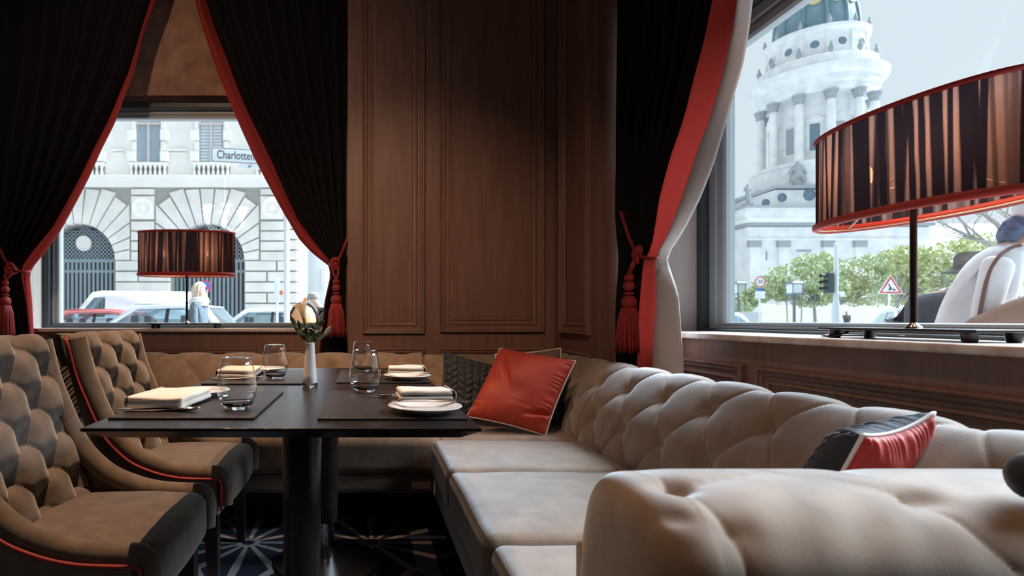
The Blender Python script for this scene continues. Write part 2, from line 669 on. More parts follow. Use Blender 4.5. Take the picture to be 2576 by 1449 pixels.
# ================================================================== curtains
def curtain(label, plane, base, fixed, inner, outer, zt, zb, pleats, seed, lining=None, amp=0.04, tie_z=1.3):
    """plane 'Y' hangs parallel to the back wall, 'X' along the right wall. Curves are (z, coordinate)."""
    rnd = random.Random(seed)
    ph = [rnd.uniform(-.6, .6) for _ in range(60)]

    def place(h, d, z):
        return Vector((h, base + d, z)) if plane == 'Y' else Vector((base + d, h, z))

    root = thing('curtain', label, 'curtain', place(interp(fixed, zb), 0, zb), group='tied-back curtains')

    def pinch(z):
        return exp(-((z - tie_z) / 0.16) ** 2)

    def depth(q, z):
        k = q * pleats
        i = int(floor(k))
        w = sin(2 * pi * k + 0.5 * ph[i % 50] + 0.3 * sin(3 * z + q * 9))
        return amp * (1 - 0.55 * pinch(z)) * w + 0.012 * sin(11 * q + 1.7 * z)

    NZ, NU = 70, pleats * 9

    def part(name, mt, fa, fb, q0, q1, nu, off=0.0, curl=0.0):
        mb = MB()

        def f(u, v):
            z = lerp(zb, zt, v)
            h = lerp(interp(fa, z), interp(fb, z), u)
            q = lerp(q0, q1, u)
            d = depth(q if off == 0 else q0, z) * (1 if off == 0 else lerp(1.0, 0.4, u)) + off * u
            d += curl * sin(pi * u)
            return place(h, d, z)
        mb.grid(f, nu, NZ)
        o = mb.build(name, mt, root, sharp=0)
        s = o.modifiers.new('thickness', 'SOLIDIFY')
        s.thickness = 0.003
        return o
    part('drape', DRAPE, fixed, inner, 0, 0.92, NU)
    sgn = -1 if True else 1
    part('border', REDCURT, inner, outer, 0.92, 1.0, 14, 0, -0.012 if plane == 'Y' else -0.018)
    if lining:
        part('lining', LINING, outer, lining, 1.0, 1.08, 14, 0.035, -0.03)
    return root


def zcurve(pts, plane, base):
    out = []
    for u, v in pts:
        p = PY(u, v, base) if plane == 'Y' else PX(u, v, base)
        out.append((p.z, p.x if plane == 'Y' else p.y))
    return sorted(out)


CY = 3.91
cl_in = zcurve([(400, -110), (373, 0), (352, 69), (331, 138), (304, 204), (276, 273), (242, 345), (207, 418), (173, 488), (127, 566), (80, 627), (54, 668), (50, 690), (60, 760), (76, 880), (90, 1100)], 'Y', CY)
cl_out = zcurve([(430, -110), (398, 0), (366, 86), (340, 183), (312, 252), (290, 310), (255, 376), (221, 449), (190, 508), (150, 582), (111, 636), (82, 672), (74, 690), (83, 760), (93, 880), (104, 1100)], 'Y', CY)
cl_fix = [(0.2, -3.0), (1.2, -2.60), (1.32, -2.56), (1.5, -2.62), (3.4, -2.72)]
curtain('midnight curtain with red border on the far side of the window from the panelled pillar', 'Y', CY, cl_fix, cl_in, cl_out, 3.45, 0.30, 9, 1, amp=0.035, tie_z=1.30)
cr_in = zcurve([(480, -110), (517, 0), (538, 69), (566, 138), (593, 214), (621, 279), (655, 348), (690, 424), (721, 495), (748, 551), (794, 613), (829, 652), (836, 690), (822, 760), (808, 880), (795, 1100)], 'Y', CY)
cr_out = zcurve([(455, -110), (492, 0), (507, 55), (528, 121), (552, 193), (574, 246), (607, 324), (638, 393), (669, 453), (710, 529), (754, 603), (794, 644), (826, 664), (832, 692), (817, 760), (803, 880), (790, 1100)], 'Y', CY)
cr_fix = [(0.2, -0.135), (3.4, -0.135)]
curtain('midnight curtain with red border beside the panelled pillar, street sign behind it', 'Y', CY, cr_fix, cr_in, cr_out, 3.45, 0.30, 9, 2, amp=0.035, tie_z=1.36)
CX = 1.37
rr_in = zcurve([(1793, 0), (1769, 114), (1742, 214), (1721, 307), (1693, 390), (1664, 500), (1657, 560), (1646, 622), (1634, 650), (1622, 662), (1619, 750), (1613, 920)], 'X', CX) 
rr_out = zcurve([(1855, 0), (1840, 79), (1821, 148), (1797, 235), (1776, 304), (1745, 376), (1707, 500), (1695, 538), (1675, 597), (1655, 640), (1648, 662), (1652, 750), (1650, 920)], 'X', CX)
rr_lin = zcurve([(1867, 0), (1859, 69), (1840, 172), (1817, 248), (1793, 331), (1769, 414), (1738, 500), (1724, 529), (1701, 577), (1675, 620), (1657, 642), (1661, 662), (1688, 740), (1704, 925)], 'X', CX)
rr_in = [(0.2, rr_in[0][1])] + rr_in + [(3.45, 1.98)]
rr_out = [(0.2, rr_out[0][1])] + rr_out + [(3.45, 1.74)]
rr_lin = [(0.2, rr_lin[0][1] - .02)] + rr_lin + [(3.45, 1.70)]
curtain('midnight curtain with red border and grey lining at the window towards the dome', 'X', CX, [(0.2, 3.115), (3.4, 3.115)], rr_in, rr_out, 3.45, 0.30, 8, 3, lining=rr_lin, amp=0.035, tie_z=1.26)


# ================================================================== tie-backs
def rope_path(pts, n):
    return smooth_path(pts, n)


def braided(mb, path, r):
    """two strands twisted round a path"""
    P = [Vector(p) for p in path]
    for ph in (0, 2 * pi / 3, 4 * pi / 3):
        q = []
        up = None
        L = 0
        for i, p in enumerate(P):
            d = (P[min(i + 1, len(P) - 1)] - P[max(i - 1, 0)]).normalized()
            if up is None:
                up = d.orthogonal().normalized()
            s = d.cross(up).normalized()
            up = s.cross(d).normalized()
            if i:
                L += (p - P[i - 1]).length
            a = ph + L * 2 * pi / (r * 9)
            q.append(p + (s * cos(a) + up * sin(a)) * r * 0.55)
        mb.tube(q, r * 0.62, 6)


def tieback(label, wall_pt, knot, wrap, hang, s=1.0):
    """hang: point where the tassel head starts"""
    k = Vector(knot)
    h = Vector(hang)
    root = thing('curtain_tieback', label, 'tieback', tuple(h - Vector((0, 0, 0.42 * s))), group='rope tie-backs with tassels')
    c = MB()
    w = Vector(wall_pt)
    braided(c, smooth_path([w, w.lerp(k, 0.55) + Vector((0, 0, -0.02)), k], 40), 0.0075 * s)
    braided(c, smooth_path([k] + [Vector(p) for p in wrap], 46), 0.0085 * s)
    for sg in (-1, 1):
        m = k.lerp(h, 0.5)
        side = Vector((0.018 * sg, 0.0, 0)) if abs(w.x - k.x) > abs(w.y - k.y) else Vector((0.0, 0.018 * sg, 0)) + Vector((0.012 * sg, 0, 0))
        braided(c, smooth_path([k, m + side * s, h + Vector((0, 0, 0.0))], 26), 0.0075 * s)
    c.build('rope', REDTRIM, root, sharp=0)
    kn = MB()
    for i in range(4):
        a = i * 0.7
        ring = [k + Vector((0.024 * s * cos(t) * (1 if abs(w.x - k.x) > abs(w.y - k.y) else .5), 0.022 * s * cos(t + a), 0.024 * s * sin(t) + (i - 1.5) * 0.008 * s)) for t in [j * 2 * pi / 18 for j in range(18)]]
        kn.tube(ring, 0.0095 * s, 7, closed=True)
    kn.sphere(k, 0.02 * s, 8)
    kn.build('knot', REDTRIM, root, sharp=0)
    z = h.z
    hd = MB()
    hd.lathe([(0.0, 0.002), (0.012, 0), (0.021, -0.006), (0.0225, -0.012), (0.0215, -0.026), (0.017, -0.031), (0.0, -0.033)], 24, h)
    hd.v = [h + (p - h) * s for p in hd.v]
    hd.build('collar', REDTRIM, root)
    b = MB().sphere(h + Vector((0, 0, -0.058 * s)), 0.027 * s, 12)
    b.build('bead', REDTRIM, root, sharp=0)
    d = MB().lathe([(0, 0.007), (0.018, 0.0065), (0.0245, 0.003), (0.0245, -0.003), (0.018, -0.0065), (0, -0.007)], 24, h + Vector((0, 0, -0.094 * s)))
    d.build('disc', REDTRIM, root)
    b = MB().sphere(h + Vector((0, 0, -0.137 * s)), 0.036 * s, 12)
    b.build('bead', REDTRIM, root, sharp=0)
    sk = MB()
    rnd = random.Random(len(label))
    n = 46
    top = h.z - 0.168 * s
    for ringr, cnt in ((1.0, n), (0.78, 30)):
        for i in range(cnt):
            a = 2 * pi * i / cnt + rnd.uniform(-.03, .03)
            L = 0.215 * s * rnd.uniform(0.94, 1.03)
            r0, r1 = 0.041 * s * ringr, 0.057 * s * ringr * rnd.uniform(.92, 1.08)
            sw = rnd.uniform(-.08, .08)
            pts = []
            for j in range(6):
                t = j / 5
                rr = lerp(r0, r1, t ** .8)
                if j == 0:
                    rr *= 0.75
                aa = a + sw * t
                pts.append(Vector((h.x + rr * cos(aa), h.y + rr * sin(aa), top - L * t + (0.006 if j == 0 else 0))))
            sk.tube(pts, [0.0036 * s] * 5 + [0.002 * s], 5)
    sk.lathe([(0.03 * s, 0.004), (0.036 * s, 0), (0.046 * s, -0.19 * s)], 20, (h.x, h.y, top))
    sk.build('tassel_skirt', REDTRIM, root, sharp=0)
    return root


def Yp(u, v, y):
    return PY(u, v, y)


tieback('red rope tie-back with tassel on the curtain beside the panelled pillar',
        PY(873, 600, 3.86), PY(843, 664, 3.83), [PY(836, 668, 3.82), PY(830, 664, 3.86), PY(829, 660, 3.95), PY(845, 652, 3.99), PY(866, 640, 3.97), PY(874, 606, 3.87)], PY(846, 702, 3.80))
tieback('red rope tie-back with tassel on the curtain far from the panelled pillar',
        PY(-12, 600, 3.86), PY(28, 676, 3.83), [PY(44, 682, 3.82), PY(66, 684, 3.83), PY(73, 680, 3.91), PY(50, 676, 3.98), PY(10, 666, 3.98), PY(-16, 640, 3.96), PY(-12, 604, 3.87)], PY(13, 706, 3.80))
tieback('red rope tie-back with tassel on the grey-lined curtain',
        PX(1561, 532, 1.30), PX(1603, 641, 1.31), [PX(1620, 648, 1.30), PX(1640, 652, 1.31), PX(1654, 648, 1.34), PX(1650, 642, 1.44), PX(1620, 640, 1.46), PX(1585, 610, 1.42), PX(1567, 540, 1.34)], PX(1582, 690, 1.285), 1.0)

# ================================================================== table lamps on the sills
def shade_mat():
    m = bpy.data.materials.new('pleated_organza')
    m.use_nodes = True
    nt = m.node_tree
    nt.nodes.clear()
    L = nt.links.new
    o = nt.nodes.new('ShaderNodeOutputMaterial')
    at = nt.nodes.new('ShaderNodeAttribute')
    at.attribute_name = 'fold'
    tl = nt.nodes.new('ShaderNodeBsdfTranslucent')
    df = nt.nodes.new('ShaderNodeBsdfDiffuse')
    tp = nt.nodes.new('ShaderNodeBsdfTransparent')
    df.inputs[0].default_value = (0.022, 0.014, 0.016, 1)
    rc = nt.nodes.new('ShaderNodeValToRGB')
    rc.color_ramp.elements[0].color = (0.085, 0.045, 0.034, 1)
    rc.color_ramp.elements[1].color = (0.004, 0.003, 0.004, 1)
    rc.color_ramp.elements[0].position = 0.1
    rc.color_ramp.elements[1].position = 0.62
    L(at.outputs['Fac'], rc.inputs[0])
    L(rc.outputs[0], tl.inputs[0])
    a = nt.nodes.new('ShaderNodeAddShader')
    L(tl.outputs[0], a.inputs[0])
    L(df.outputs[0], a.inputs[1])
    tp.inputs[0].default_value = (0.8, 0.62, 0.55, 1)
    mx = nt.nodes.new('ShaderNodeMixShader')
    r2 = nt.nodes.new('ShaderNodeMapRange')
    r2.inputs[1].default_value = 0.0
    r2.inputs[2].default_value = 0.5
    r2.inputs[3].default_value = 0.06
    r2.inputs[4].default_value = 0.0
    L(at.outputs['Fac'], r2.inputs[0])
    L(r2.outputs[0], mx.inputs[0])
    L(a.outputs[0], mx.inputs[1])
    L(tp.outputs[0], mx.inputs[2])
    L(mx.outputs[0], o.inputs[0])
    return m


SHADEM = shade_mat()
BULB = mat('warm_bulb', (1, 0.8, 0.6), 0.4, emit=(1.0, 0.62, 0.34), emit_s=25)
LBRASS = mat('pale_brass', (0.7, 0.5, 0.36), 0.35, metal=0.8)


def table_lamp(label, loc, rz, seed):
    rnd = random.Random(seed)
    root = thing('table_lamp', label, 'lamp', loc, rz, 'oval pleated lamps on the window sills')
    A, B = 0.335, 0.125
    zb, zt = 0.372, 0.676
    # base plate on four feet
    pl = MB().rbox(-0.255, 0.255, -0.085, 0.085, 0.026, 0.034, r=0.003, n=3)
    pl.build('base_plate', BLACKM, root, local=True)
    for sx in (-0.215, 0.215):
        for sy in (-0.058, 0.058):
            MB().lathe([(0.0, 0), (0.014, 0), (0.0165, 0.006), (0.0185, 0.0255), (0, 0.0255)], 16, (sx, sy, 0)).build('foot', BLACKM, root, local=True)
    MB().lathe([(0, 0.034), (0.022, 0.034), (0.020, 0.040), (0.011, 0.046), (0.0085, 0.052), (0, 0.052)], 20).build('pole_collar', CHROME, root, local=True)
    MB().lathe([(0.0085, 0.05), (0.0085, 0.62), (0, 0.62)], 16).build('pole', DARKMETAL, root, local=True)
    # pleated oval shade
    n = 420
    folds = []
    a = 0.0
    marks = []
    while a < 1.0:
        w = rnd.uniform(0.005, 0.020)
        marks.append((a, rnd.uniform(0.35, 1.0), rnd.uniform(-.007, .007), rnd.uniform(0.004, 0.010)))
        a += w
    def foldv(t, v):
        tt = (t + 0) % 1.0
        best = 0.0
        for k, (m, d, lean, ww) in enumerate(marks):
            c = m + lean * (v - 0.5)
            x = abs(tt - c)
            x = min(x, 1 - x)
            if x < ww:
                best = max(best, d * (1 - (x / ww) ** 4))
        return best
    nv = 10
    vs, fs, fo = [], [], []
    for j in range(nv + 1):
        v = j / nv
        for i in range(n):
            t = i / n
            fvv = foldv(t, v)
            an = 2 * pi * t
            k = 1 + 0.012 * (fvv - .5) + 0.004 * sin(an * 60)
            vs.append((A * k * cos(an), B * k * sin(an) + 0, lerp(zb + 0.012, zt - 0.008, v)))
            fo.append(fvv)
    for j in range(nv):
        for i in range(n):
            k = (i + 1) % n
            fs.append((j * n + i, j * n + k, (j + 1) * n + k, (j + 1) * n + i))
    mb = MB().add(vs, fs)
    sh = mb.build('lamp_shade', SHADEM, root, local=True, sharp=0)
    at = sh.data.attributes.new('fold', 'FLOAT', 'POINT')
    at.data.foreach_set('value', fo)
    for z, r in ((zb + 0.006, 0.0105), (zt - 0.003, 0.0065)):
        ring = [(A * 1.004 * cos(2 * pi * i / 96), B * 1.01 * sin(2 * pi * i / 96), z) for i in range(96)]
        t = MB().tube(ring, r, 8, closed=True, flat=1.0)
        for p in t.v:
            p.z = z + (p.z - z) * 1.25
            p.x = p.x - (p.x * 0.0)
        t.build('shade_trim', REDV, sh, local=True, sharp=0)
    ring = [(A * .975 * cos(2 * pi * i / 96), B * .95 * sin(2 * pi * i / 96), zb + 0.001) for i in range(96)]
    MB().tube(ring, 0.003, 6, closed=True).build('wire_ring', LBRASS, sh, local=True, sharp=0)
    cr = MB()
    for an in (0.45, pi - 0.45, pi + .45, -.45):
        cr.tube([(0, 0, 0.52), (A * .97 * cos(an), B * .94 * sin(an), zb + 0.004)], 0.0035, 6)
    cr.build('shade_carrier', LBRASS, root, local=True)
    for sx in (-0.155, 0.155):
        b = MB().lathe([(0, 0), (0.010, 0.004), (0.016, 0.02), (0.012, 0.042), (0.004, 0.06), (0, 0.063)], 14, (sx, 0, 0.50))
        b.build('bulb', BULB, root, local=True)
        MB().lathe([(0.0, -0.04), (0.012, -0.04), (0.012, 0.0), (0, 0)], 12, (sx, 0, 0.50)).build('socket', LBRASS, root, local=True)
        MB().tube([(sx, 0, 0.465), (0, 0, 0.465)], 0.005, 6).build('arm', LBRASS, root, local=True)
        ld = bpy.data.lights.new('bulb_light', 'POINT')
        ld.energy = 2.6
        ld.color = (1.0, 0.66, 0.44)
        ld.shadow_soft_size = 0.03
        lo = bpy.data.objects.new('bulb_light', ld)
        COL.objects.link(lo)
        lo.parent = root
        lo.location = (sx, 0.0, 0.535)
    return root


table_lamp('oval pleated lamp on the sill of the window facing the street cars', (-1.262, 4.085, SILL), radians(4), 4)
table_lamp('oval pleated lamp on the sill of the window facing the dome', (1.632, 1.715, SILL), pi / 2, 11)
cb = MB().tube(smooth_path([(1.56, 1.86, SILL + .020), (1.545, 1.90, SILL + 0.006), (1.555, 1.95, SILL + 0.005), (1.60, 2.0, SILL + .005), (1.70, 1.98, SILL + .005), (1.78, 1.9, SILL + .005)], 30), 0.0035, 6)
tag(cb.build('lamp_cable', BLACKM, sharp=0), 'thin black cable under the lamp facing the dome', 'cable')
# ================================================================== sofas
SEAT = 0.43


def tuft(s, t, w, h, crease=0.0040, bulge=0.007, btn=0.015, br=0.026, cw=0.014, ex=0.6):
    a, b = s / w + t / h, s / w - t / h
    da, db = abs(a - round(a)), abs(b - round(b))
    B = (abs(sin(pi * a)) * abs(sin(pi * b))) ** ex
    # nearest button: both integers
    ia, ib = round(a), round(b)
    ds = ((a + b) / 2 - (ia + ib) / 2) * w
    dt = ((a - b) / 2 - (ia - ib) / 2) * h
    r2 = ds * ds + dt * dt
    c = exp(-da / cw) + exp(-db / cw)
    return bulge * B - crease * min(c, 1.3) - btn * exp(-r2 / (2 * br * br))


PROF = smooth_path([(0.0, 0.36, 0), (0.0, 0.43, 0), (0.012, 0.50, 0), (0.036, 0.57, 0), (0.072, 0.63, 0), (0.12, 0.69, 0), (0.165, 0.738, 0), (0.205, 0.762, 0), (0.245, 0.757, 0), (0.275, 0.725, 0), (0.288, 0.67, 0), (0.280, 0.60, 0), (0.275, 0.45, 0), (0.275, 0.12, 0)], 110)
PARC = [0.0]
for _a, _b in zip(PROF, PROF[1:]):
    PARC.append(PARC[-1] + (_b - _a).length)


def prof_at(t):
    """t 0..1 -> (out, z, normal(out,z), arc)"""
    L = t * PARC[-1]
    lo = 0
    for i in range(len(PARC) - 1):
        if PARC[i + 1] >= L:
            lo = i
            break
    f = (L - PARC[lo]) / max(PARC[lo + 1] - PARC[lo], 1e-9)
    p = PROF[lo].lerp(PROF[lo + 1], f)
    a = PROF[max(lo - 2, 0)]
    b = PROF[min(lo + 3, len(PROF) - 1)]
    d = (b - a).normalized()
    return p.x, p.y, Vector((-d.y, d.x)), L


ROW0 = None
for _i, _p in enumerate(PROF):
    if _p.y > 0.683 and _p.x < 0.15:
        ROW0 = PARC[_i]            # arc length of the upper button row
        break
TW, TH = 0.275, 0.315


def tufted_back(name, root, place, s0, s1f, phase, tufted=True, nu=None, end0=True):
    """place(s, out, z) -> world; s1f(out) gives the mitred end"""
    mb = MB()
    nt = 150
    n = int((nu or 300) * 1.7)

    def f(u, v):
        o, z, nrm, L = prof_at(v)
        s = lerp(s0(o), s1f(o), u)
        d = 0.0
        if tufted:
            k = 1.0 if L < ROW0 + TH * 0.85 else max(0, 1 - (L - ROW0 - TH * .85) / 0.06)
            if L < 0.09:
                k *= max(L / 0.09, 0.15)
            d = tuft(s - phase, L - ROW0, TW, TH) * k
        else:
            d = 0.004 * noise.noise(Vector((s * 6, L * 9, 3)))
        # close the ends
        e = min(u, 1 - u) * abs(s1f(o) - s0(o))
        if e < 0.03 and (end0 and u < .5):
            d -= 0.03 * (1 - e / 0.03) ** 2
        q = place(s, o + nrm.x * d, z + nrm.y * d)
        return q
    mb.grid(f, n, nt)
    o = mb.build(name, VELVET, root, sharp=0)
    return o


def sofa_buttons(root, place, smin, smax, phase, rows=2):
    src = None
    for r in range(rows):
        L = ROW0 - r * TH / 2
        t = L / PARC[-1]
        o, z, nrm, _ = prof_at(t)
        k = -20
        while k < 20:
            s = phase + (k + 0.5 * r) * TW
            k += 1
            if s < smin + .05 or s > smax - .05:
                continue
            p = place(s, o + nrm.x * -0.0215, z + nrm.y * -0.0215)
            if src is None:
                m = MB().sphere((0, 0, 0), 0.009, 6)
                m.v = [Vector((q.x, q.y, q.z)) for q in m.v]
                src = m.build('button', VELVET, root, local=True, sharp=0)
                src.matrix_local = ROOTM[root.name].inverted() @ Matrix.Translation(p)
            else:
                share(src, 'button', root, ROOTM[root.name].inverted() @ Matrix.Translation(p))


# --- bench along the back wall
BX0, BX1 = -2.62, 0.338
back_place = lambda s, o, z: Vector((s, 3.245 + o, z))
sb = thing('sofa', 'long tufted taupe velvet bench sofa below the lamp window', 'sofa', (-1.1, 2.95, 0), group=None)
tufted_back('backrest', sb, back_place, lambda o: BX0, lambda o: BX1, -0.19, nu=420)
sofa_buttons(sb, back_place, BX0, BX1, -0.19)
def seat_cushion(root, x0, x1, y0, y1, z1=SEAT, z0=0.265, r=0.035, puff=0.012, name='seat_cushion', seed=0):
    def wob(p):
        return (p.x + 0.003 * noise.noise(p * 7 + Vector((seed, 0, 0))), p.y + 0.003 * noise.noise(p * 6 + Vector((0, seed, 5))), p.z + 0.004 * noise.noise(Vector((p.x * 6, p.y * 6, seed))))
    return MB().rbox(x0, x1, y0, y1, z0, z1, r=r, n=14, puff=puff, fn=wob).build(name, VELVET, root, sharp=0)
seat_cushion(sb, BX0, -1.60, 2.60, 3.25, seed=1)
seat_cushion(sb, -1.595, -0.63, 2.60, 3.25, seed=2)
seat_cushion(sb, -0.625, BX1, 2.60, 3.25, seed=3)
MB().rbox(BX0, BX1, 2.615, 3.52, 0.175, 0.262, r=0.025, n=8).build('seat_rail', VELVET, sb, sharp=0)
MB().box(BX0 + .05, BX1, 2.83, 3.45, 0.0, 0.18).build('plinth', BLACKM, sb, smooth=False)

# --- plain corner seat
cs = thing('corner_seat', 'plain taupe velvet corner seat heaped with cushions', 'sofa', (0.7, 2.95, 0))
tufted_back('backrest', cs, lambda s, o, z: Vector((s, 3.245 + o, z - .006)), lambda o: BX1 + 0.004, lambda o: 0.95 + o - .004, 0, tufted=False, nu=60)
seat_cushion(cs, BX1 + 0.004, 0.955, 2.595, 3.25, puff=0.004, r=0.02, seed=4)
MB().rbox(BX1 + 0.004, 1.18, 2.615, 3.48, 0.175, 0.262, r=0.02, n=6).build('seat_rail', VELVET, cs, sharp=0)
MB().box(BX1 + .004, 1.15, 2.83, 3.45, 0.0, 0.18).build('plinth', BLACKM, cs, smooth=False)

# --- sofa along the right wall, with a rolled arm
rs = thing('sofa', 'tufted taupe velvet sofa with rolled arm below the dome window', 'sofa', (0.7, 1.8, 0))
right_place = lambda s, o, z: Vector((0.955 + o, s, z))
tufted_back('backrest', rs, right_place, lambda o: 0.80, lambda o: 2.594, 2.35, nu=330, end0=False)
sofa_buttons(rs, right_place, 1.0, 2.6, 2.35)
tufted_back('backrest', cs, right_place, lambda o: 2.597, lambda o: 3.245 + o, 2.35, nu=130, end0=False)
sofa_buttons(cs, right_place, 2.6, 3.2, 2.35)
SX0 = 0.296
seat_cushion(rs, SX0, 0.965, 2.060, 2.592, puff=0.010, seed=5)
seat_cushion(rs, SX0 + 0.0, 0.965, 1.418, 2.054, puff=0.014, seed=6)
seat_cushion(rs, SX0 + 0.006, 0.965, 0.80, 1.412, z1=SEAT - 0.006, puff=0.010, seed=7)
MB().rbox(SX0 + 0.012, 1.18, 0.70, 2.60, 0.165, 0.262, r=0.03, n=8).build('seat_rail', VELVET, rs, sharp=0)
MB().box(SX0 + 0.16, 1.15, 0.74, 2.58, 0.0, 0.18).build('plinth', BLACKM, rs, smooth=False)

# rolled arm: profile in (y, z), swept along x with a puffed front end
ARM = smooth_path([(1.09, 0.30, 0), (1.09, 0.45, 0), (1.085, 0.56, 0), (1.06, 0.645, 0), (1.01, 0.700, 0), (0.94, 0.722, 0), (0.86, 0.722, 0), (0.79, 0.703, 0), (0.745, 0.660, 0), (0.735, 0.615, 0), (0.755, 0.575, 0), (0.80, 0.560, 0), (0.84, 0.555, 0), (0.85, 0.52, 0), (0.85, 0.30, 0), (0.85, 0.10, 0)], 120)
AX0, AX1 = 0.385, 1.24
AC = Vector((0.93, 0.60, 0))


def seg_d(x, v, p, q):
    """distance in metres-like units from (x, v) to a groove; v is scaled to arc length"""
    ax, ay, bx, by = p[0], p[1] * 1.5, q[0], q[1] * 1.5
    px, py = x, v * 1.5
    dx, dy = bx - ax, by - ay
    t = max(0, min(1, ((px - ax) * dx + (py - ay) * dy) / (dx * dx + dy * dy)))
    return sqrt((px - ax - dx * t) ** 2 + (py - ay - dy * t) ** 2)


GROOVES = [((0.455, 0.30), (0.465, 0.40)), ((0.465, 0.40), (0.490, 0.50)), ((0.490, 0.50), (0.50, 0.66)), ((0.465, 0.40), (0.60, 0.36)), ((0.68, 0.345), (0.78, 0.43)), ((0.78, 0.43), (0.84, 0.56)), ((0.80, 0.28), (0.79, 0.35)), ((1.10, 0.30), (1.12, 0.60))]
DIMPLES = [(0.465, 0.40, 0.020, 0.020), (0.425, 0.475, 0.014, 0.016), (0.80, 0.44, 0.012, 0.024)]


def arm_fn(u, v):
    k = min(int(round(v * (len(ARM) - 1))), len(ARM) - 1)
    p = ARM[k]
    ue = 0.24
    if u < ue:
        a = u / ue
        sc = sin(a * pi / 2) ** 0.6
        x = AX0 + 0.075 * a ** 2.4
        cz = min(p.y, 0.62)
        t = max(0, min(1, (p.y - 0.50) / 0.12))
        c = Vector((lerp(0.97, 0.90, t), cz, 0))
        q = c.lerp(p, sc)
    else:
        a = (u - ue) / (1 - ue)
        x = lerp(AX0 + 0.075, AX1, a)
        q = p.copy()
    d = 0.0
    for g0, g1 in GROOVES:
        e = seg_d(x, v, g0, g1)
        if e < 0.09:
            d -= 0.0045 * exp(-(e / 0.006)) + 0.004 * exp(-(e / 0.03) ** 2)
    for bx, bv, dep, rad in DIMPLES:
        r2 = (x - bx) ** 2 + ((v - bv) * 1.5) ** 2
        d -= dep * exp(-r2 / (2 * rad * rad))
    if 0.30 < v < 0.7 and u >= ue:                # gathers fanning from the buttons
        d += 0.0016 * sin(x * 70 + v * 30) * exp(-((v - 0.47) / 0.07) ** 2)
    if u < ue:
        d *= (u / ue) ** 1.5
    nd = q - Vector((0.91, 0.60, 0))
    if nd.length > 1e-4:
        q += nd.normalized() * d
    return Vector((x, q.x, q.y))


am = MB().grid(arm_fn, 260, 119, flip=True)
armo = am.build('armrest', VELVET, rs, sharp=0)
# pleat creases of the scroll end
pp = MB().tube(smooth_path([(AX0 + .012, 0.862, 0.54), (AX0 + 0.006, 0.862, 0.45), (AX0 + 0.006, 0.862, 0.18)], 14), 0.007, 8)
pp.build('piping', VELVET, armo, sharp=0)
MB().rbox(AX0 + 0.004, AX0 + 0.03, 0.87, 1.07, 0.17, 0.56, r=0.01, n=5).build('front_panel', VELVET, armo, sharp=0)

# ================================================================== chairs
PIP = [(-0.543, 0.886), (-0.513, 0.771), (-0.478, 0.685), (-0.444, 0.61), (-0.405, 0.543), (-0.327, 0.472), (-0.237, 0.433), (-0.147, 0.415), (-0.034, 0.411)]
REAR = [(-0.576, 0.909), (-0.545, 0.79), (-0.518, 0.687), (-0.489, 0.586), (-0.462, 0.45), (-0.452, 0.285)]
HW = 0.275


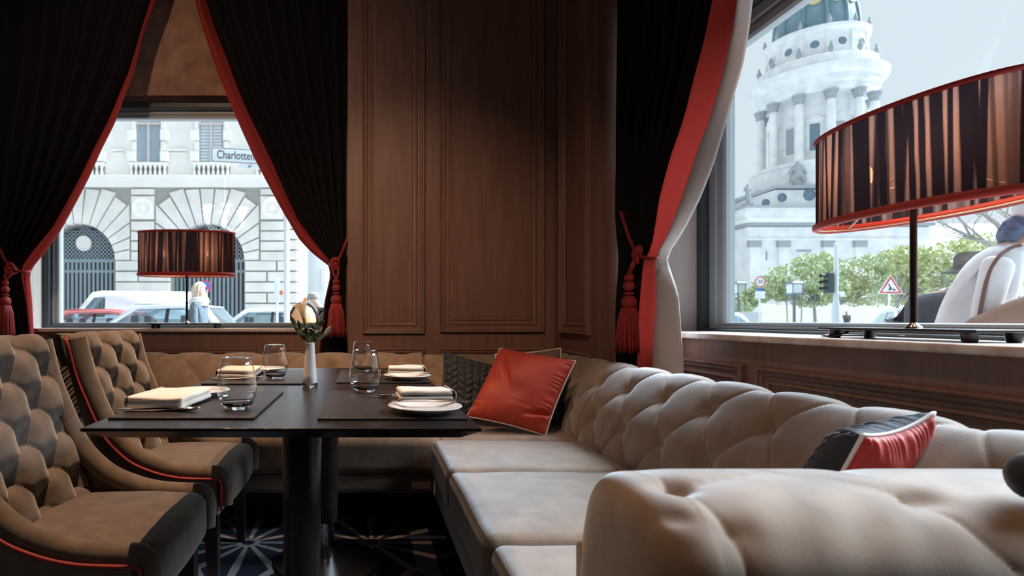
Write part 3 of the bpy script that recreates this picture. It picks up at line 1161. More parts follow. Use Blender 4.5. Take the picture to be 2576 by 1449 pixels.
def make_chair(label, loc):
    root = thing('dining_chair', label, 'chair', loc, 0, 'tufted dining chairs at the table')
    pip = smooth_path([(x, z, 0) for x, z in PIP], 50)
    rear = smooth_path([(x, z, 0) for x, z in REAR], 30)
    for sg in (-1, 1):
        # outer side panel
        poly = [(p.x, p.y) for p in pip] + [(-0.028, 0.30), (-0.03, 0.285)] + [(p.x, p.y) for p in reversed(rear)]
        m = MB()
        ya, yb = sg * (HW - 0.028), sg * HW
        if sg > 0:
            poly = poly[::-1]
        m.prism(poly, lambda x, z: Vector((x, min(ya, yb) if sg > 0 else max(ya, yb), z)), lambda x, z: Vector((x, yb, z)))
        m.build('side_panel', CHAIRV, root, local=True)
        # padded edge that sweeps from the top of the back to the seat front
        path = [Vector((p.x + 0.010, sg * (HW - 0.030), p.y + 0.012)) for p in pip]
        rad = []
        for i, p in enumerate(path):
            t = i / (len(path) - 1)
            rad.append(lerp(0.036, 0.027, t))
        e = path[-1]
        path += [e + Vector((0.016, 0, -0.012)), e + Vector((0.024, 0, -0.04)), e + Vector((0.022, 0, -0.11))]
        rad += [0.027, 0.0255, 0.024]
        m = MB().tube(path, rad, 14)
        m.build('arm_roll', CHAIRV, root, local=True, sharp=60)
        # red piping
        pp = [Vector((p.x - 0.004, sg * (HW + 0.003), p.y - 0.002)) for p in pip]
        pp = [Vector((-0.562, sg * (HW - 0.012), 0.905))] + pp + [Vector((-0.016, sg * (HW + 0.003), 0.404)), Vector((-0.012, sg * (HW + 0.002), 0.385)), Vector((-0.012, sg * (HW + 0.002), 0.30))]
        MB().tube(pp, 0.0048, 8).build('piping', REDTRIM, root, local=True, sharp=0)
    # tufted inner back: x(front) along height, rolling over the top to the rear
    front = smooth_path([(-0.335, 0.36, 0), (-0.365, 0.43, 0), (-0.398, 0.52, 0), (-0.432, 0.63, 0), (-0.462, 0.74, 0), (-0.487, 0.84, 0), (-0.505, 0.893, 0), (-0.530, 0.914, 0), (-0.560, 0.917, 0), (-0.583, 0.903, 0), (-0.582, 0.875, 0), (-0.56, 0.80, 0)], 90)
    arc = [0]
    for a, b in zip(front, front[1:]):
        arc.append(arc[-1] + (b - a).length)
    T = arc[-1]
    w, h = 0.186, 0.178
    row = 0.478           # arc of the top button row

    def bf(u, v):
        L = v * T
        k = 0
        while k < len(arc) - 2 and arc[k + 1] < L:
            k += 1
        f = (L - arc[k]) / (arc[k + 1] - arc[k])
        p = front[k].lerp(front[k + 1], f)
        d = (front[min(k + 2, len(front) - 1)] - front[max(k - 1, 0)]).normalized()
        n = Vector((d.y, -d.x))
        s = lerp(-1, 1, u)
        yy = s * (HW - 0.012)
        y = yy
        # sides roll back to the piping line
        e = max(0, (abs(s) - 0.80) / 0.20)
        back = 0.055 * (1 - sqrt(max(0, 1 - e * e)))
        kk = 1.0
        if L > row + 0.11:
            kk = max(0.0, 1 - (L - row - 0.11) / 0.07)
        kk *= (1 - e) ** 0.7
        dd = tuft(yy, L - row, w, h, crease=0.006, bulge=0.013, btn=0.024, br=0.026, cw=0.03, ex=0.42) * kk
        return Vector((p.x + n.x * dd - back, y, p.y + n.y * dd))
    m = MB().grid(bf, 110, 120, flip=True)
    m.build('backrest', CHAIRV, root, local=True, sharp=0)
    src = None
    for r in range(5):
        L = row - r * h / 2
        if L < 0.03:
            break
        v = L / T
        for kx in range(-3, 4):
            y = (kx + 0.5 * (r % 2)) * w
            if abs(y) > HW - 0.05:
                continue
            q = bf((y / (HW - 0.012) + 1) / 2, v)
            q = q + Vector((0.004, 0, 0.001))
            if src is None:
                mm = MB().sphere((0, 0, 0), 0.0105, 6, sx=0.7)
                src = mm.build('button', CHAIRV, root, local=True, sharp=0)
                src.location = q
            else:
                share(src, 'button', root, Matrix.Translation(q))
    # rear cover
    def rf(u, v):
        k = v * (len(rear) - 1)
        i = min(int(k), len(rear) - 2)
        p = rear[i].lerp(rear[i + 1], k - i)
        y = lerp(-HW + 0.004, HW - 0.004, u)
        return Vector((p.x - 0.015 * (1 - (y / HW) ** 2), y, p.y))
    MB().grid(rf, 12, 24).build('rear_cover', CHAIRV, root, local=True, sharp=0)
    # seat
    def sw(p):
        k = max(0, (p.x + 0.42) / 0.42)
        return (p.x + 0.012 * (1 - (p.y / 0.25) ** 2) * k, p.y * (1 + 0.0 * k), p.z + 0.003 * noise.noise(Vector((p.x * 9, p.y * 9, 1))))
    MB().rbox(-0.43, 0.004, -0.228, 0.228, 0.285, SEAT + 0.004, r=0.040, n=12, puff=0.022, fn=sw).build('seat', CHAIRV, root, local=True, sharp=0)
    MB().box(-0.44, -0.03, -0.25, 0.25, 0.272, 0.292).build('seat_frame', CHAIRV, root, local=True, smooth=False)
    for sx, sy in ((-0.06, -0.225), (-0.06, 0.225), (-0.42, -0.215), (-0.42, 0.215)):
        t = MB()
        z0, a, b = 0.272, 0.026, 0.016
        ox = -0.05 if sx < -0.2 else 0.012
        vs = [(sx - a, sy - a, z0), (sx + a, sy - a, z0), (sx + a, sy + a, z0), (sx - a, sy + a, z0),
              (sx + ox - b, sy - b, 0), (sx + ox + b, sy - b, 0), (sx + ox + b, sy + b, 0), (sx + ox - b, sy + b, 0)]
        t.add(vs, [(3, 2, 1, 0), (4, 5, 6, 7), (0, 1, 5, 4), (1, 2, 6, 5), (2, 3, 7, 6), (3, 0, 4, 7)])
        t.build('leg', BLACKWOOD, root, local=True, smooth=False)
    return root


ch = make_chair('tufted grey chair with red piping next to the striped cushion', (-0.49, 2.29, 0))
ch2 = dup(ch, (-0.495, 1.578, 0), 0.0, 'tufted grey chair with red piping at the table end away from the bench sofa')

# ================================================================== cushions
def pillow(label, tl, tr, br, bl, th_f, th_b, mf, mb_, mp, quilt_f=False, quilt_b=False, crease=None, pinch=0.05, n=64, seed=0, pipe=0.0045, th_k=0.42, group='sofa cushions', sag=None):
    """corners in world space; front is the side towards the cross product (tr-tl)x(bl-tl) reversed to the room"""
    tl, tr, br, bl = map(Vector, (tl, tr, br, bl))
    N = (bl - tl).cross(tr - tl).normalized()
    cen = (tl + tr + br + bl) / 4
    low = min((tl, tr, br, bl), key=lambda p: p.z)
    root = thing('cushion', label, 'cushion', (cen.x, cen.y, low.z), group=group)

    def base(u, v):
        # mid-edges pulled in
        a, b = 2 * u - 1, 2 * v - 1
        uu = 0.5 + 0.5 * a * (1 - pinch * (1 - b * b))
        vv = 0.5 + 0.5 * b * (1 - pinch * (1 - a * a))
        p = tl.lerp(tr, uu).lerp(bl.lerp(br, uu), vv)
        if sag:
            p = p + sag(u, v)
        return p

    def side(sg, th, quilt):
        def f(u, v):
            a, b = 2 * u - 1, 2 * v - 1
            k = max(0, (1 - a * a) * (1 - b * b)) ** th_k
            d = th * k
            if quilt:
                # plaited quilting
                x, y = u * 9, v * 9
                c = int(floor(x)) % 2
                yy = y + (0.5 if c else -0.5) * (x - floor(x)) * 1.3
                q = abs(sin(pi * yy)) ** 0.5 * abs(sin(pi * x)) ** 0.35
                d += 0.011 * (q - 0.5) * min(1, k * 3)
            d += 0.010 * noise.noise(Vector((u * 4 + seed, v * 4, seed))) * k
            # gathers at the seam
            e = min(u, 1 - u, v, 1 - v)
            if e < 0.16:
                w = (u if min(v, 1 - v) < min(u, 1 - u) else v)
                d += 0.0035 * sin(w * 90 + seed + 3 * sin(w * 17)) * (1 - e / 0.16) * min(1, e * 40)
            if crease:
                d = max(d + crease(u, v) * min(1, k * 1.3), min(d, 0.006 * min(1, k * 4)))
            return base(u, v) + N * sg * d
        return f
    MB().grid(side(1, th_f, quilt_f), n, n, flip=True).build('front_cover', mf, root, sharp=0)
    MB().grid(side(-1, th_b, quilt_b), n, n).build('back_cover', mb_, root, sharp=0)
    ring = [base(i / 40, 0) for i in range(40)] + [base(1, i / 40) for i in range(40)] + [base(1 - i / 40, 1) for i in range(40)] + [base(0, 1 - i / 40) for i in range(40)]
    MB().tube(ring, pipe, 6, closed=True).build('piping', mp, root, sharp=0)
    return root


NAVYQ = mat('quilted_navy_velvet', (0.013, 0.016, 0.024), 0.6, sheen=0.25, sheen_tint=(0.75, 0.85, 1), bump=0.2, bump_s=300)
ORANGEV = mat('vermilion_velvet', (0.43, 0.048, 0.026), 0.55, sheen=0.2, sheen_tint=(1, 0.5, 0.35), noise_s=6, col2=(0.33, 0.032, 0.02), bump=0.15, bump_s=300)
BROWNV = mat('brown_velvet', (0.15, 0.105, 0.085), 0.65, sheen=0.2, bump=0.2, bump_s=300)
BLACKV = mat('black_velvet', (0.012, 0.012, 0.015), 0.7, sheen=0.08, bump=0.2, bump_s=300)
WPIPE = mat('white_piping', (0.72, 0.68, 0.66), 0.6)


def red_crease(u, v):
    # folded-in lower right corner
    d = 0.0
    x, y = u - 0.80, v - 0.83
    a = x * 0.92 - y * 0.38
    b = x * 0.38 + y * 0.92
    d -= 0.045 * exp(-(b / 0.028) ** 2) * max(0, min(1, (a + 0.16) / 0.3))
    d += 0.018 * exp(-((b - 0.08) / 0.05) ** 2) * max(0, min(1, (a + 0.12) / 0.2))
    d -= 0.012 * exp(-(((u - 0.16) * 0.8 - (v - 0.2) * 0.5) / 0.03) ** 2) * exp(-((v - 0.28) / 0.25) ** 2)
    d -= 0.009 * exp(-((v - 0.70 - 0.10 * u) / 0.02) ** 2) * max(0, u - 0.45)
    return d


pillow('brown velvet cushion with pale piping standing behind the vermilion cushion', (0.72, 3.185, 0.775), (1.062, 3.125, 0.812), (1.03, 3.02, 0.455), (0.71, 3.06, 0.45), 0.05, 0.045, BROWNV, REDV, WPIPE, seed=2)
pillow('black cushion wedged in the sofa corner behind the vermilion cushion', (0.755, 2.985, 0.745), (1.035, 2.915, 0.735), (0.965, 2.80, 0.455), (0.74, 2.875, 0.455), 0.04, 0.04, BLACKV, BLACKV, BLACKV, seed=3)
pillow('navy plait-quilted cushion leaning on the corner seat', (0.425, 3.10, 0.795), (0.765, 3.02, 0.705), (0.73, 2.86, 0.455), (0.375, 2.935, 0.455), 0.055, 0.05, NAVYQ, REDV, NAVYQ, quilt_f=True, seed=4, n=90)
pillow('vermilion velvet cushion with white piping propped in the sofa corner', PY(1258, 876, 2.93), PY(1448, 908, 2.72), PY(1372, 1096, 2.66), PY(1174, 1048, 2.74), 0.075, 0.05, ORANGEV, NAVYQ, WPIPE, crease=red_crease, seed=5, n=110, pinch=0.05, pipe=0.0034)
pillow('vermilion and navy quilted cushion tucked behind the rolled arm', (0.972, 1.125, 0.742), (1.130, 1.145, 0.783), (1.10, 1.19, 0.47), (0.86, 1.19, 0.47), 0.05, 0.11, REDV, NAVYQ, WPIPE, quilt_b=True, seed=6, n=80, pinch=0.12, pipe=0.0042)


def stripe_mat():
    m = mat('striped_fabric', (0.5, 0.4, 0.3), 0.8)
    nt = m.node_tree
    b = nt.nodes['Principled BSDF']
    tc = nt.nodes.new('ShaderNodeTexCoord')
    sp = nt.nodes.new('ShaderNodeSeparateXYZ')
    nt.links.new(tc.outputs['Object'], sp.inputs[0])
    mu = nt.nodes.new('ShaderNodeMath')
    mu.operation = 'MULTIPLY'
    mu.inputs[1].default_value = 16.0
    nt.links.new(sp.outputs[2], mu.inputs[0])
    ad = nt.nodes.new('ShaderNodeMath')
    ad.operation = 'MULTIPLY_ADD'
    nt.links.new(sp.outputs[0], ad.inputs[0])
    ad.inputs[1].default_value = -15.0
    nt.links.new(mu.outputs[0], ad.inputs[2])
    fr = nt.nodes.new('ShaderNodeMath')
    fr.operation = 'FRACT'
    nt.links.new(ad.outputs[0], fr.inputs[0])
    rp = nt.nodes.new('ShaderNodeValToRGB')
    rp.color_ramp.interpolation = 'CONSTANT'
    e = rp.color_ramp.elements
    e[0].position, e[0].color = 0.0, (0.012, 0.010, 0.010, 1)
    e[1].position, e[1].color = 0.30, (0.50, 0.38, 0.27, 1)
    x = e.new(0.62)
    x.color = (0.06, 0.035, 0.025, 1)
    x = e.new(0.78)
    x.color = (0.50, 0.38, 0.27, 1)
    nt.links.new(fr.outputs[0], rp.inputs[0])
    nt.links.new(rp.outputs[0], b.inputs['Base Color'])
    return m


STRIPE = stripe_mat()
pillow('striped black and beige cushion standing on the bench sofa behind the chairs', (-1.78, 3.16, 0.84), (-1.34, 3.05, 0.82), (-1.33, 2.95, 0.46), (-1.75, 3.02, 0.455), 0.06, 0.05, STRIPE, STRIPE, BLACKV, seed=8)

# black bolster lying over the rolled arm, its rounded end showing
bs = MB()
nb_ = 20
bp, br_ = [], []
for i in range(nb_):
    t = i / (nb_ - 1)
    e = min(t, 1 - t) * 0.30
    br_.append(0.034 * sqrt(max(0.02, 1 - max(0, 1 - e / 0.034) ** 2)))
    bp.append(Vector((0.886 + t * 0.30, 0.79 - 0.02 * t, 0.7505 + 0.004 * sin(pi * t))))
bs.tube(bp, br_, 18)
bro = thing('bolster', 'small black bolster lying on the rolled sofa arm', 'cushion', (1.03, 0.78, 0.7165))
bs.build('cover', BLACKV, bro, sharp=0)
MB().tube([bp[3] + Vector((0, 0.0345 * cos(a), 0.0345 * sin(a))) for a in [2 * pi * i / 24 for i in range(24)]], 0.0016, 6, closed=True).build('end_seam', BLACKV, bro, sharp=0)

# ================================================================== table
TX0, TX1, TY0, TY1, TZ = -0.569, 0.233, 1.152, 2.585, 0.75
tb = thing('dining_table', 'black wooden dining table on two pedestals set for four', 'table', ((TX0 + TX1) / 2, (TY0 + TY1) / 2, 0))
t = MB()
loops = []
for d, z in ((0.001, TZ), (0, TZ - 0.001), (0, TZ - 0.0065), (0.036, TZ - 0.026), (0.30, TZ - 0.026)):
    loops.append([(TX0 + d, TY0 + d, z), (TX1 - d, TY0 + d, z), (TX1 - d, TY1 - d, z), (TX0 + d, TY1 - d, z)])
vs = [p for l in loops for p in l]
fs = [(0, 1, 2, 3)] + [(i * 4 + k, i * 4 + 4 + k, i * 4 + 4 + (k + 1) % 4, i * 4 + (k + 1) % 4) for i in range(4) for k in range(4)] + [(19, 18, 17, 16)]
t.add(vs, fs)
t.build('table_top', BLACKWOOD, tb, smooth=False)
for px, py in ((-0.150, 1.375), (-0.150, 2.30)):
    MB().lathe([(0.0395, 0.165), (0.043, 0.30), (0.047, TZ - 0.04), (0.06, TZ - 0.0262), (0, TZ - 0.0262)], 32, (px, py, 0)).build('pedestal', BLACKWOOD, tb)
    MB().lathe([(0.0, 0.166), (0.028, 0.166), (0.028, 0.028), (0.034, 0.024)], 32, (px, py, 0)).build('steel_stem', CHROME, tb)
    MB().lathe([(0, 0.0), (0.205, 0.0), (0.212, 0.004), (0.208, 0.010), (0.15, 0.017), (0.06, 0.024), (0.034, 0.027), (0, 0.027)], 64, (px, py, 0)).build('base_disc', mat('brushed_dark_steel', (0.28, 0.28, 0.30), 0.3, metal=1.0), tb)

# placemats
MATM = mat('placemat_leather', (0.026, 0.020, 0.019), 0.38, bump=0.4, bump_s=420)
PMATS = {'fl': (-0.556, -0.240, 1.245, 1.700), 'fr': (-0.103, 0.223, 1.238, 1.720), 'bl': (-0.545, -0.208, 1.915, 2.44), 'br': (-0.100, 0.222, 1.955, 2.46)}
PLAB = {'fl': 'black leather placemat on the chair side, away from the bench sofa', 'fr': 'black leather placemat on the sofa side, away from the bench sofa',
        'bl': 'black leather placemat on the chair side, nearest the bench sofa', 'br': 'black leather placemat on the sofa side, nearest the bench sofa'}
for k, (a, b, c, d) in PMATS.items():
    o = MB().rbox(a, b, c, d, TZ + 0.0003, TZ + 0.0055, r=0.0018, n=2).build('placemat', MATM)
    tag(o, PLAB[k], 'placemat', 'placemats on the table')
MZ = TZ + 0.0057

# bread plates
PORC = mat('white_porcelain', (0.80, 0.78, 0.75), 0.12, coat=0.4)
LINEN = mat('napkin_linen', (0.80, 0.72, 0.65), 0.85, bump=0.25, bump_s=500)
STEEL = mat('cutlery_steel', (0.80, 0.76, 0.72), 0.16, metal=1.0)
plate_prof = [(0, 0.003), (0.045, 0.003), (0.048, 0), (0.050, 0.0), (0.053, 0.004), (0.070, 0.009), (0.083, 0.0145), (0.0845, 0.0155), (0.084, 0.0165), (0.070, 0.0115), (0.056, 0.0065), (0.05, 0.0058), (0, 0.0056)]
SET = {'fl': dict(plate=(-0.462, 1.605), nap=(-0.478, 1.425), side=-1), 'bl': dict(plate=(-0.410, 2.335), nap=(-0.462, 2.135), side=-1),
       'fr': dict(plate=(0.137, 1.318), nap=(0.152, 1.495), side=1), 'br': dict(plate=(0.150, 2.045), nap=(0.157, 2.215), side=1)}
WHERE = {'fl': 'on the chair side, away from the bench sofa', 'bl': 'on the chair side, nearest the bench sofa', 'fr': 'on the sofa side, away from the bench sofa', 'br': 'on the sofa side, nearest the bench sofa'}
GLASSM = mat('clear_glass', (1, 1, 1), 0.0, trans=1.0, spec=0.5, ior=1.47)
THIN = pane_mat('thin_glass', (0.975, 0.98, 0.98), 0.06, 0.9, 2.4, 1.0)
WATER = mat('water', (1, 1, 1), 0.0, trans=1.0, ior=1.33)


def knife(loc, rz, label, tilt=0.0):
    root = thing('butter_knife', label, 'knife', loc, group='butter knives on the plates', rot=(0, tilt, rz))
    hb = MB().tube([(0, 0, 0.003), (0.03, 0, 0.0035), (0.075, 0, 0.003), (0.088, 0, 0.0028)], [0.0048, 0.0056, 0.0045, 0.0032], 10, flat=0.55)
    hb.build('handle', STEEL, root, local=True)
    poly = [(0.086, -0.003), (0.10, -0.007), (0.15, -0.008), (0.172, -0.004), (0.178, 0.003), (0.16, 0.006), (0.10, 0.0045), (0.086, 0.003)]
    MB().prism(poly, lambda x, y: Vector((x, y, 0.0022)), lambda x, y: Vector((x, y, 0.0034))).build('blade', STEEL, root, local=True, smooth=False)
    return root


def fork(loc, rz, label):
    root = thing('fork', label, 'fork', loc, rz, group='forks under the napkins')
    z = lambda x: 0.0022 + (0.006 * sin((x - 0.12) / 0.07 * pi) if x > 0.12 else 0)
    MB().tube([(x, 0, z(x)) for x in (0, 0.01, 0.05, 0.10, 0.125)], [0.003, 0.0055, 0.0042, 0.0028, 0.003], 8, flat=0.4).build('handle', STEEL, root, local=True)
    tn = MB()
    for y in (-0.0075, -0.0025, 0.0025, 0.0075):
        tn.tube([(0.122, y * 0.3, z(0.122)), (0.135, y, z(0.135)), (0.16, y, z(0.16)), (0.185, y, z(0.185))], [0.0024, 0.0022, 0.0017, 0.0009], 6, flat=0.6)
    tn.build('tines', STEEL, root, local=True)
    return root


def spoon(loc, rz, label):
    root = thing('spoon', label, 'spoon', loc, rz, group='spoons beside the napkins')
    MB().tube([(x, 0, zz) for x, zz in ((0, 0.0022), (0.01, 0.0022), (0.06, 0.003), (0.115, 0.005), (0.128, 0.006))], [0.003, 0.0056, 0.0042, 0.0026, 0.003], 8, flat=0.4).build('handle', STEEL, root, local=True)
    def bowl(u, v):
        a = 2 * pi * u
        r = v
        return Vector((0.150 + 0.026 * r * cos(a), 0.016 * r * sin(a), 0.0022 + 0.0065 * r * r))
    b = MB().grid(bowl, 28, 6, closeu=True)
    o = b.build('bowl', STEEL, root, local=True)
    o.modifiers.new('thickness', 'SOLIDIFY').thickness = 0.0012
    return root


def napkin(label, cx, cy, z, wx, wy, rz, flip, seed):
    """linen folded into a thick pad: stacked leaves joined at a rounded fold"""
    root = thing('napkin', label, 'napkin', (cx, cy, z), rz, group='folded napkins')
    n = 2
    th = 0.0135
    leaves = MB()
    for i in range(n):
        zz = i * th + 0.0003
        w = wx * (1 - 0.02 * i) / 2
        h = wy * (1 - 0.012 * i) / 2

        def wob(p, i=i):
            q = Vector((p.x * 14, p.y * 14, i + seed))
            return (p.x, p.y, max(p.z + 0.0040 * noise.noise(q) * ((i + 1) / n) + 0.004 * (i / n) * (1 - (p.x / w) ** 2) * (1 - (p.y / h) ** 2), 0.0002))
        leaves.rbox(-w, w, -h, h, zz, zz + th * 0.97, r=0.0058, n=9, fn=wob)
    leaves.build('folded_leaves', LINEN, root, local=True, sharp=0)
    # rounded fold wrapping the leaves on one side
    f = MB()
    sx = -flip
    def wrap(u, v):
        a = lerp(-pi / 2, pi / 2, u)
        y = lerp(-wy / 2 + .001, wy / 2 - .001, v)
        return Vector((sx * (wx / 2 - 0.004 + (n * th / 2) * 0.75 * cos(a)), y, n * th / 2 + (n * th / 2 - 0.0002) * sin(a) + 0.0010))
    f.grid(wrap, 12, 16)
    o = f.build('outer_fold', LINEN, root, local=True, sharp=0)
    o.modifiers.new('thickness', 'SOLIDIFY').thickness = 0.0015
    return root


GPROF_O = [(0.0, 0.0), (0.024, 0.0), (0.0275, 0.002), (0.033, 0.008), (0.040, 0.018), (0.0445, 0.032), (0.046, 0.046), (0.0455, 0.060), (0.0425, 0.082), (0.038, 0.104), (0.0345, 0.122)]
GPROF_I = [(0.0337, 0.1222), (0.0335, 0.121), (0.0370, 0.104), (0.0415, 0.082), (0.0445, 0.060), (0.0450, 0.046), (0.0434, 0.032), (0.0385, 0.019), (0.031, 0.0115), (0.018, 0.0085), (0, 0.0078)]


def tumbler(label, x, y, z):
    root = thing('tumbler', label, 'glass', (x, y, z), group='stemless water tumblers')
    MB().lathe(GPROF_O[4:], 56).build('bowl', THIN, root, local=True, sharp=0)
    MB().lathe(GPROF_O[:5] + [(0.0385, 0.0185), (0.034, 0.0125), (0.02, 0.0088), (0, 0.008)], 56).build('base', GLASSM, root, local=True, sharp=0)
    MB().tube([(0.0345 * cos(2 * pi * i / 48), 0.0345 * sin(2 * pi * i / 48), 0.122) for i in range(48)], 0.0007, 6, closed=True).build('rim', GLASSM, root, local=True, sharp=0)
    return root


GL = {'fl': (-0.302, 1.362), 'bl': (-0.322, 2.06), 'fr': (0.0, 1.688), 'br': (-0.01, 2.36)}
for k, s in SET.items():
    w = WHERE[k]
    px, py = s['plate']
    o = thing('bread_plate', 'white porcelain bread plate ' + w, 'plate', (px, py, MZ), group='bread plates')
    MB().lathe(plate_prof, 56).build('dish', PORC, o, local=True, sharp=0)
    nx, ny = s['nap']
    if s['side'] < 0:
        napkin('cream linen napkin in a flat pad ' + w, nx, ny, MZ + 0.006, 0.135, 0.20, radians(-4 if k == 'fl' else 3), 1, 3 if k == 'fl' else 9)
        fork((nx - 0.105, ny - 0.083, MZ), radians(-3), 'steel fork under the napkin ' + w)
        spoon((nx - 0.075, ny - 0.104, MZ), radians(2), 'steel spoon at the napkin edge ' + w)
        knife((px - 0.10, py - 0.030, MZ + 0.0165), radians(6), 'steel butter knife on the plate ' + w)
    else:
        napkin('cream linen napkin folded as a pouch ' + w, nx, ny, MZ + 0.006, 0.135, 0.115, radians(3 if k == 'fr' else -2), -1, 5 if k == 'fr' else 12)
        fork((nx + 0.10, ny - 0.02, MZ), radians(183), 'steel fork under the napkin ' + w)
        spoon((nx + 0.05, ny + 0.045, MZ), radians(172), 'steel spoon at the napkin edge ' + w)
        knife((px + 0.105, py + 0.042, MZ + 0.0165), radians(183), 'steel butter knife on the plate ' + w)
    gx, gy = GL[k]
    tumbler('stemless glass tumbler ' + w, gx, gy, MZ)

# vase with a calla lily
vz = TZ + 0.0003
vr = thing('bud_vase', 'slim white vase with clear glass foot and calla lily sprig', 'vase', (-0.1765, 1.85, vz))
WGLASS = mat('opal_glass', (0.80, 0.79, 0.79), 0.12, coat=0.5, noise_s=18, col2=(0.72, 0.71, 0.72), stretch=(1, 1, 0.3))
MB().lathe([(0.0, 0.010), (0.021, 0.010), (0.0235, 0.014), (0.0215, 0.040), (0.0188, 0.080), (0.0160, 0.120), (0.0152, 0.140), (0.0145, 0.143), (0.0135, 0.1425), (0.013, 0.139), (0.0145, 0.11), (0.017, 0.03), (0, 0.022)], 40).build('body', WGLASS, vr, local=True, sharp=0)
MB().lathe([(0, 0), (0.0225, 0), (0.0242, 0.002), (0.0245, 0.010), (0.0240, 0.0145), (0.0238, 0.0145), (0.0215, 0.0098), (0, 0.0098)], 40).build('foot', GLASSM, vr, local=True)
def petal_mat(name, c, ct):
    m = bpy.data.materials.new(name)
    m.use_nodes = True
    nt = m.node_tree
    nt.nodes.clear()
    o = nt.nodes.new('ShaderNodeOutputMaterial')
    d = nt.nodes.new('ShaderNodeBsdfDiffuse')
    t = nt.nodes.new('ShaderNodeBsdfTranslucent')
    mx = nt.nodes.new('ShaderNodeMixShader')
    mx.inputs[0].default_value = 0.5
    d.inputs[0].default_value = (*c, 1)
    t.inputs[0].default_value = (*ct, 1)
    nt.links.new(d.outputs[0], mx.inputs[1])
    nt.links.new(t.outputs[0], mx.inputs[2])
    nt.links.new(mx.outputs[0], o.inputs[0])
    return m


CALLA = petal_mat('calla_petal', (0.90, 0.87, 0.80), (0.90, 0.80, 0.66))
CALLAT = petal_mat('calla_throat', (0.62, 0.62, 0.22), (0.6, 0.55, 0.15))
STEMM = mat('flower_stem', (0.13, 0.22, 0.05), 0.5)
LEAFM = mat('leaf_green', (0.035, 0.075, 0.028), 0.45, noise_s=30, col2=(0.05, 0.09, 0.05))
LEAFP = mat('leaf_pale', (0.28, 0.36, 0.27), 0.5)
MB().tube(smooth_path([(0.0, 0, 0.05), (0.0, 0, 0.145), (-0.012, 0, 0.19), (-0.017, 0, 0.213)], 16), [0.0042] * 16, 10).build('stem', STEMM, vr, local=True, sharp=0)
# funnel-shaped spathe, open towards the viewer's left, tip on top
def calla(u, v):
    a = 2 * pi * u
    r = 0.0050 + 0.0105 * v ** 1.3 + 0.006 * max(0, v - 0.6) / 0.4
    tip = exp(-((((a - 0.9 + pi) % (2 * pi)) - pi) / 0.5) ** 2)
    z = 0.203 + 0.070 * v + 0.020 * v ** 4 * tip - 0.012 * (v ** 4) * (0.5 + 0.5 * cos(a - pi))
    r += 0.005 * v ** 5 * (0.5 + 0.5 * cos(a - pi))
    c = Vector((-0.016 - 0.014 * v, 0, 0))
    return c + Vector((r * cos(a), r * sin(a) * 0.85, z))
cm = MB().grid(calla, 40, 18, closeu=True)
for i, q in enumerate(cm.f):
    if cm.v[q[0]].z < 0.222:
        cm.mi[i] = 1
co = cm.build('flower', [CALLA, CALLAT], vr, local=True, sharp=0)
co.modifiers.new('thickness', 'SOLIDIFY').thickness = 0.0012
MB().tube([(-0.018, 0, 0.222), (-0.023, 0, 0.245), (-0.027, 0, 0.262)], [0.003, 0.0035, 0.002], 8).build('spadix', mat('spadix_yellow', (0.75, 0.55, 0.12), 0.6), co, local=True)


def leaf(root, base, tip, wid, mt, seed):
    base, tip = Vector(base), Vector(tip)
    d = tip - base
    rnd = random.Random(seed)
    s = d.cross(Vector((rnd.uniform(-.3, .3), 1, rnd.uniform(-.3, .3)))).normalized()
    n = s.cross(d).normalized()
    def f(u, v):
        w = wid * sin(pi * min(1, v ** 0.85)) ** 0.9
        x = (u - 0.5) * 2
        return base + d * v + s * x * w + n * (0.25 * wid * x * x + 0.15 * wid * sin(pi * v))
    o = MB().grid(f, 6, 12).build('leaf', mt, root, local=True, sharp=0)
    return o


twigs = [((0, 0, 0.13), (-0.045, 0.004, 0.195)), ((0, 0, 0.13), (0.030, -0.004, 0.205)), ((0, 0, 0.13), (-0.025, -0.008, 0.180)), ((0, 0, 0.13), (0.018, 0.006, 0.185)), ((0, 0, 0.13), (0.045, 0.006, 0.168))]
k = 0
for (a, b) in twigs:
    MB().tube(smooth_path([a, Vector(a).lerp(Vector(b), .5) + Vector((0, 0, .006)), b], 10), 0.0013, 6).build('twig', STEMM, vr, local=True, sharp=0)
    for j in range(5):
        t = 0.42 + 0.15 * j
        p = Vector(a).lerp(Vector(b), t)
        sg = 1 if j % 2 else -1
        if j == 4:
            q = Vector(b) + (Vector(b) - Vector(a)).normalized() * 0.030 + Vector((0, 0, 0.010))
        else:
            q = p + Vector((sg * 0.020 + 0.1 * (b[0]), random.Random(k).uniform(-.014, .014), 0.018))
        leaf(vr, p, q, 0.0068, LEAFM if k % 3 else LEAFP, k)
        k += 1
# ================================================================== ceiling lights
DLM = mat('downlight_trim', (0.35, 0.28, 0.24), 0.3, metal=0.9)
DLE = mat('downlight_lens', (1, 1, 1), 0.4, emit=(1.0, 0.66, 0.40), emit_s=6)


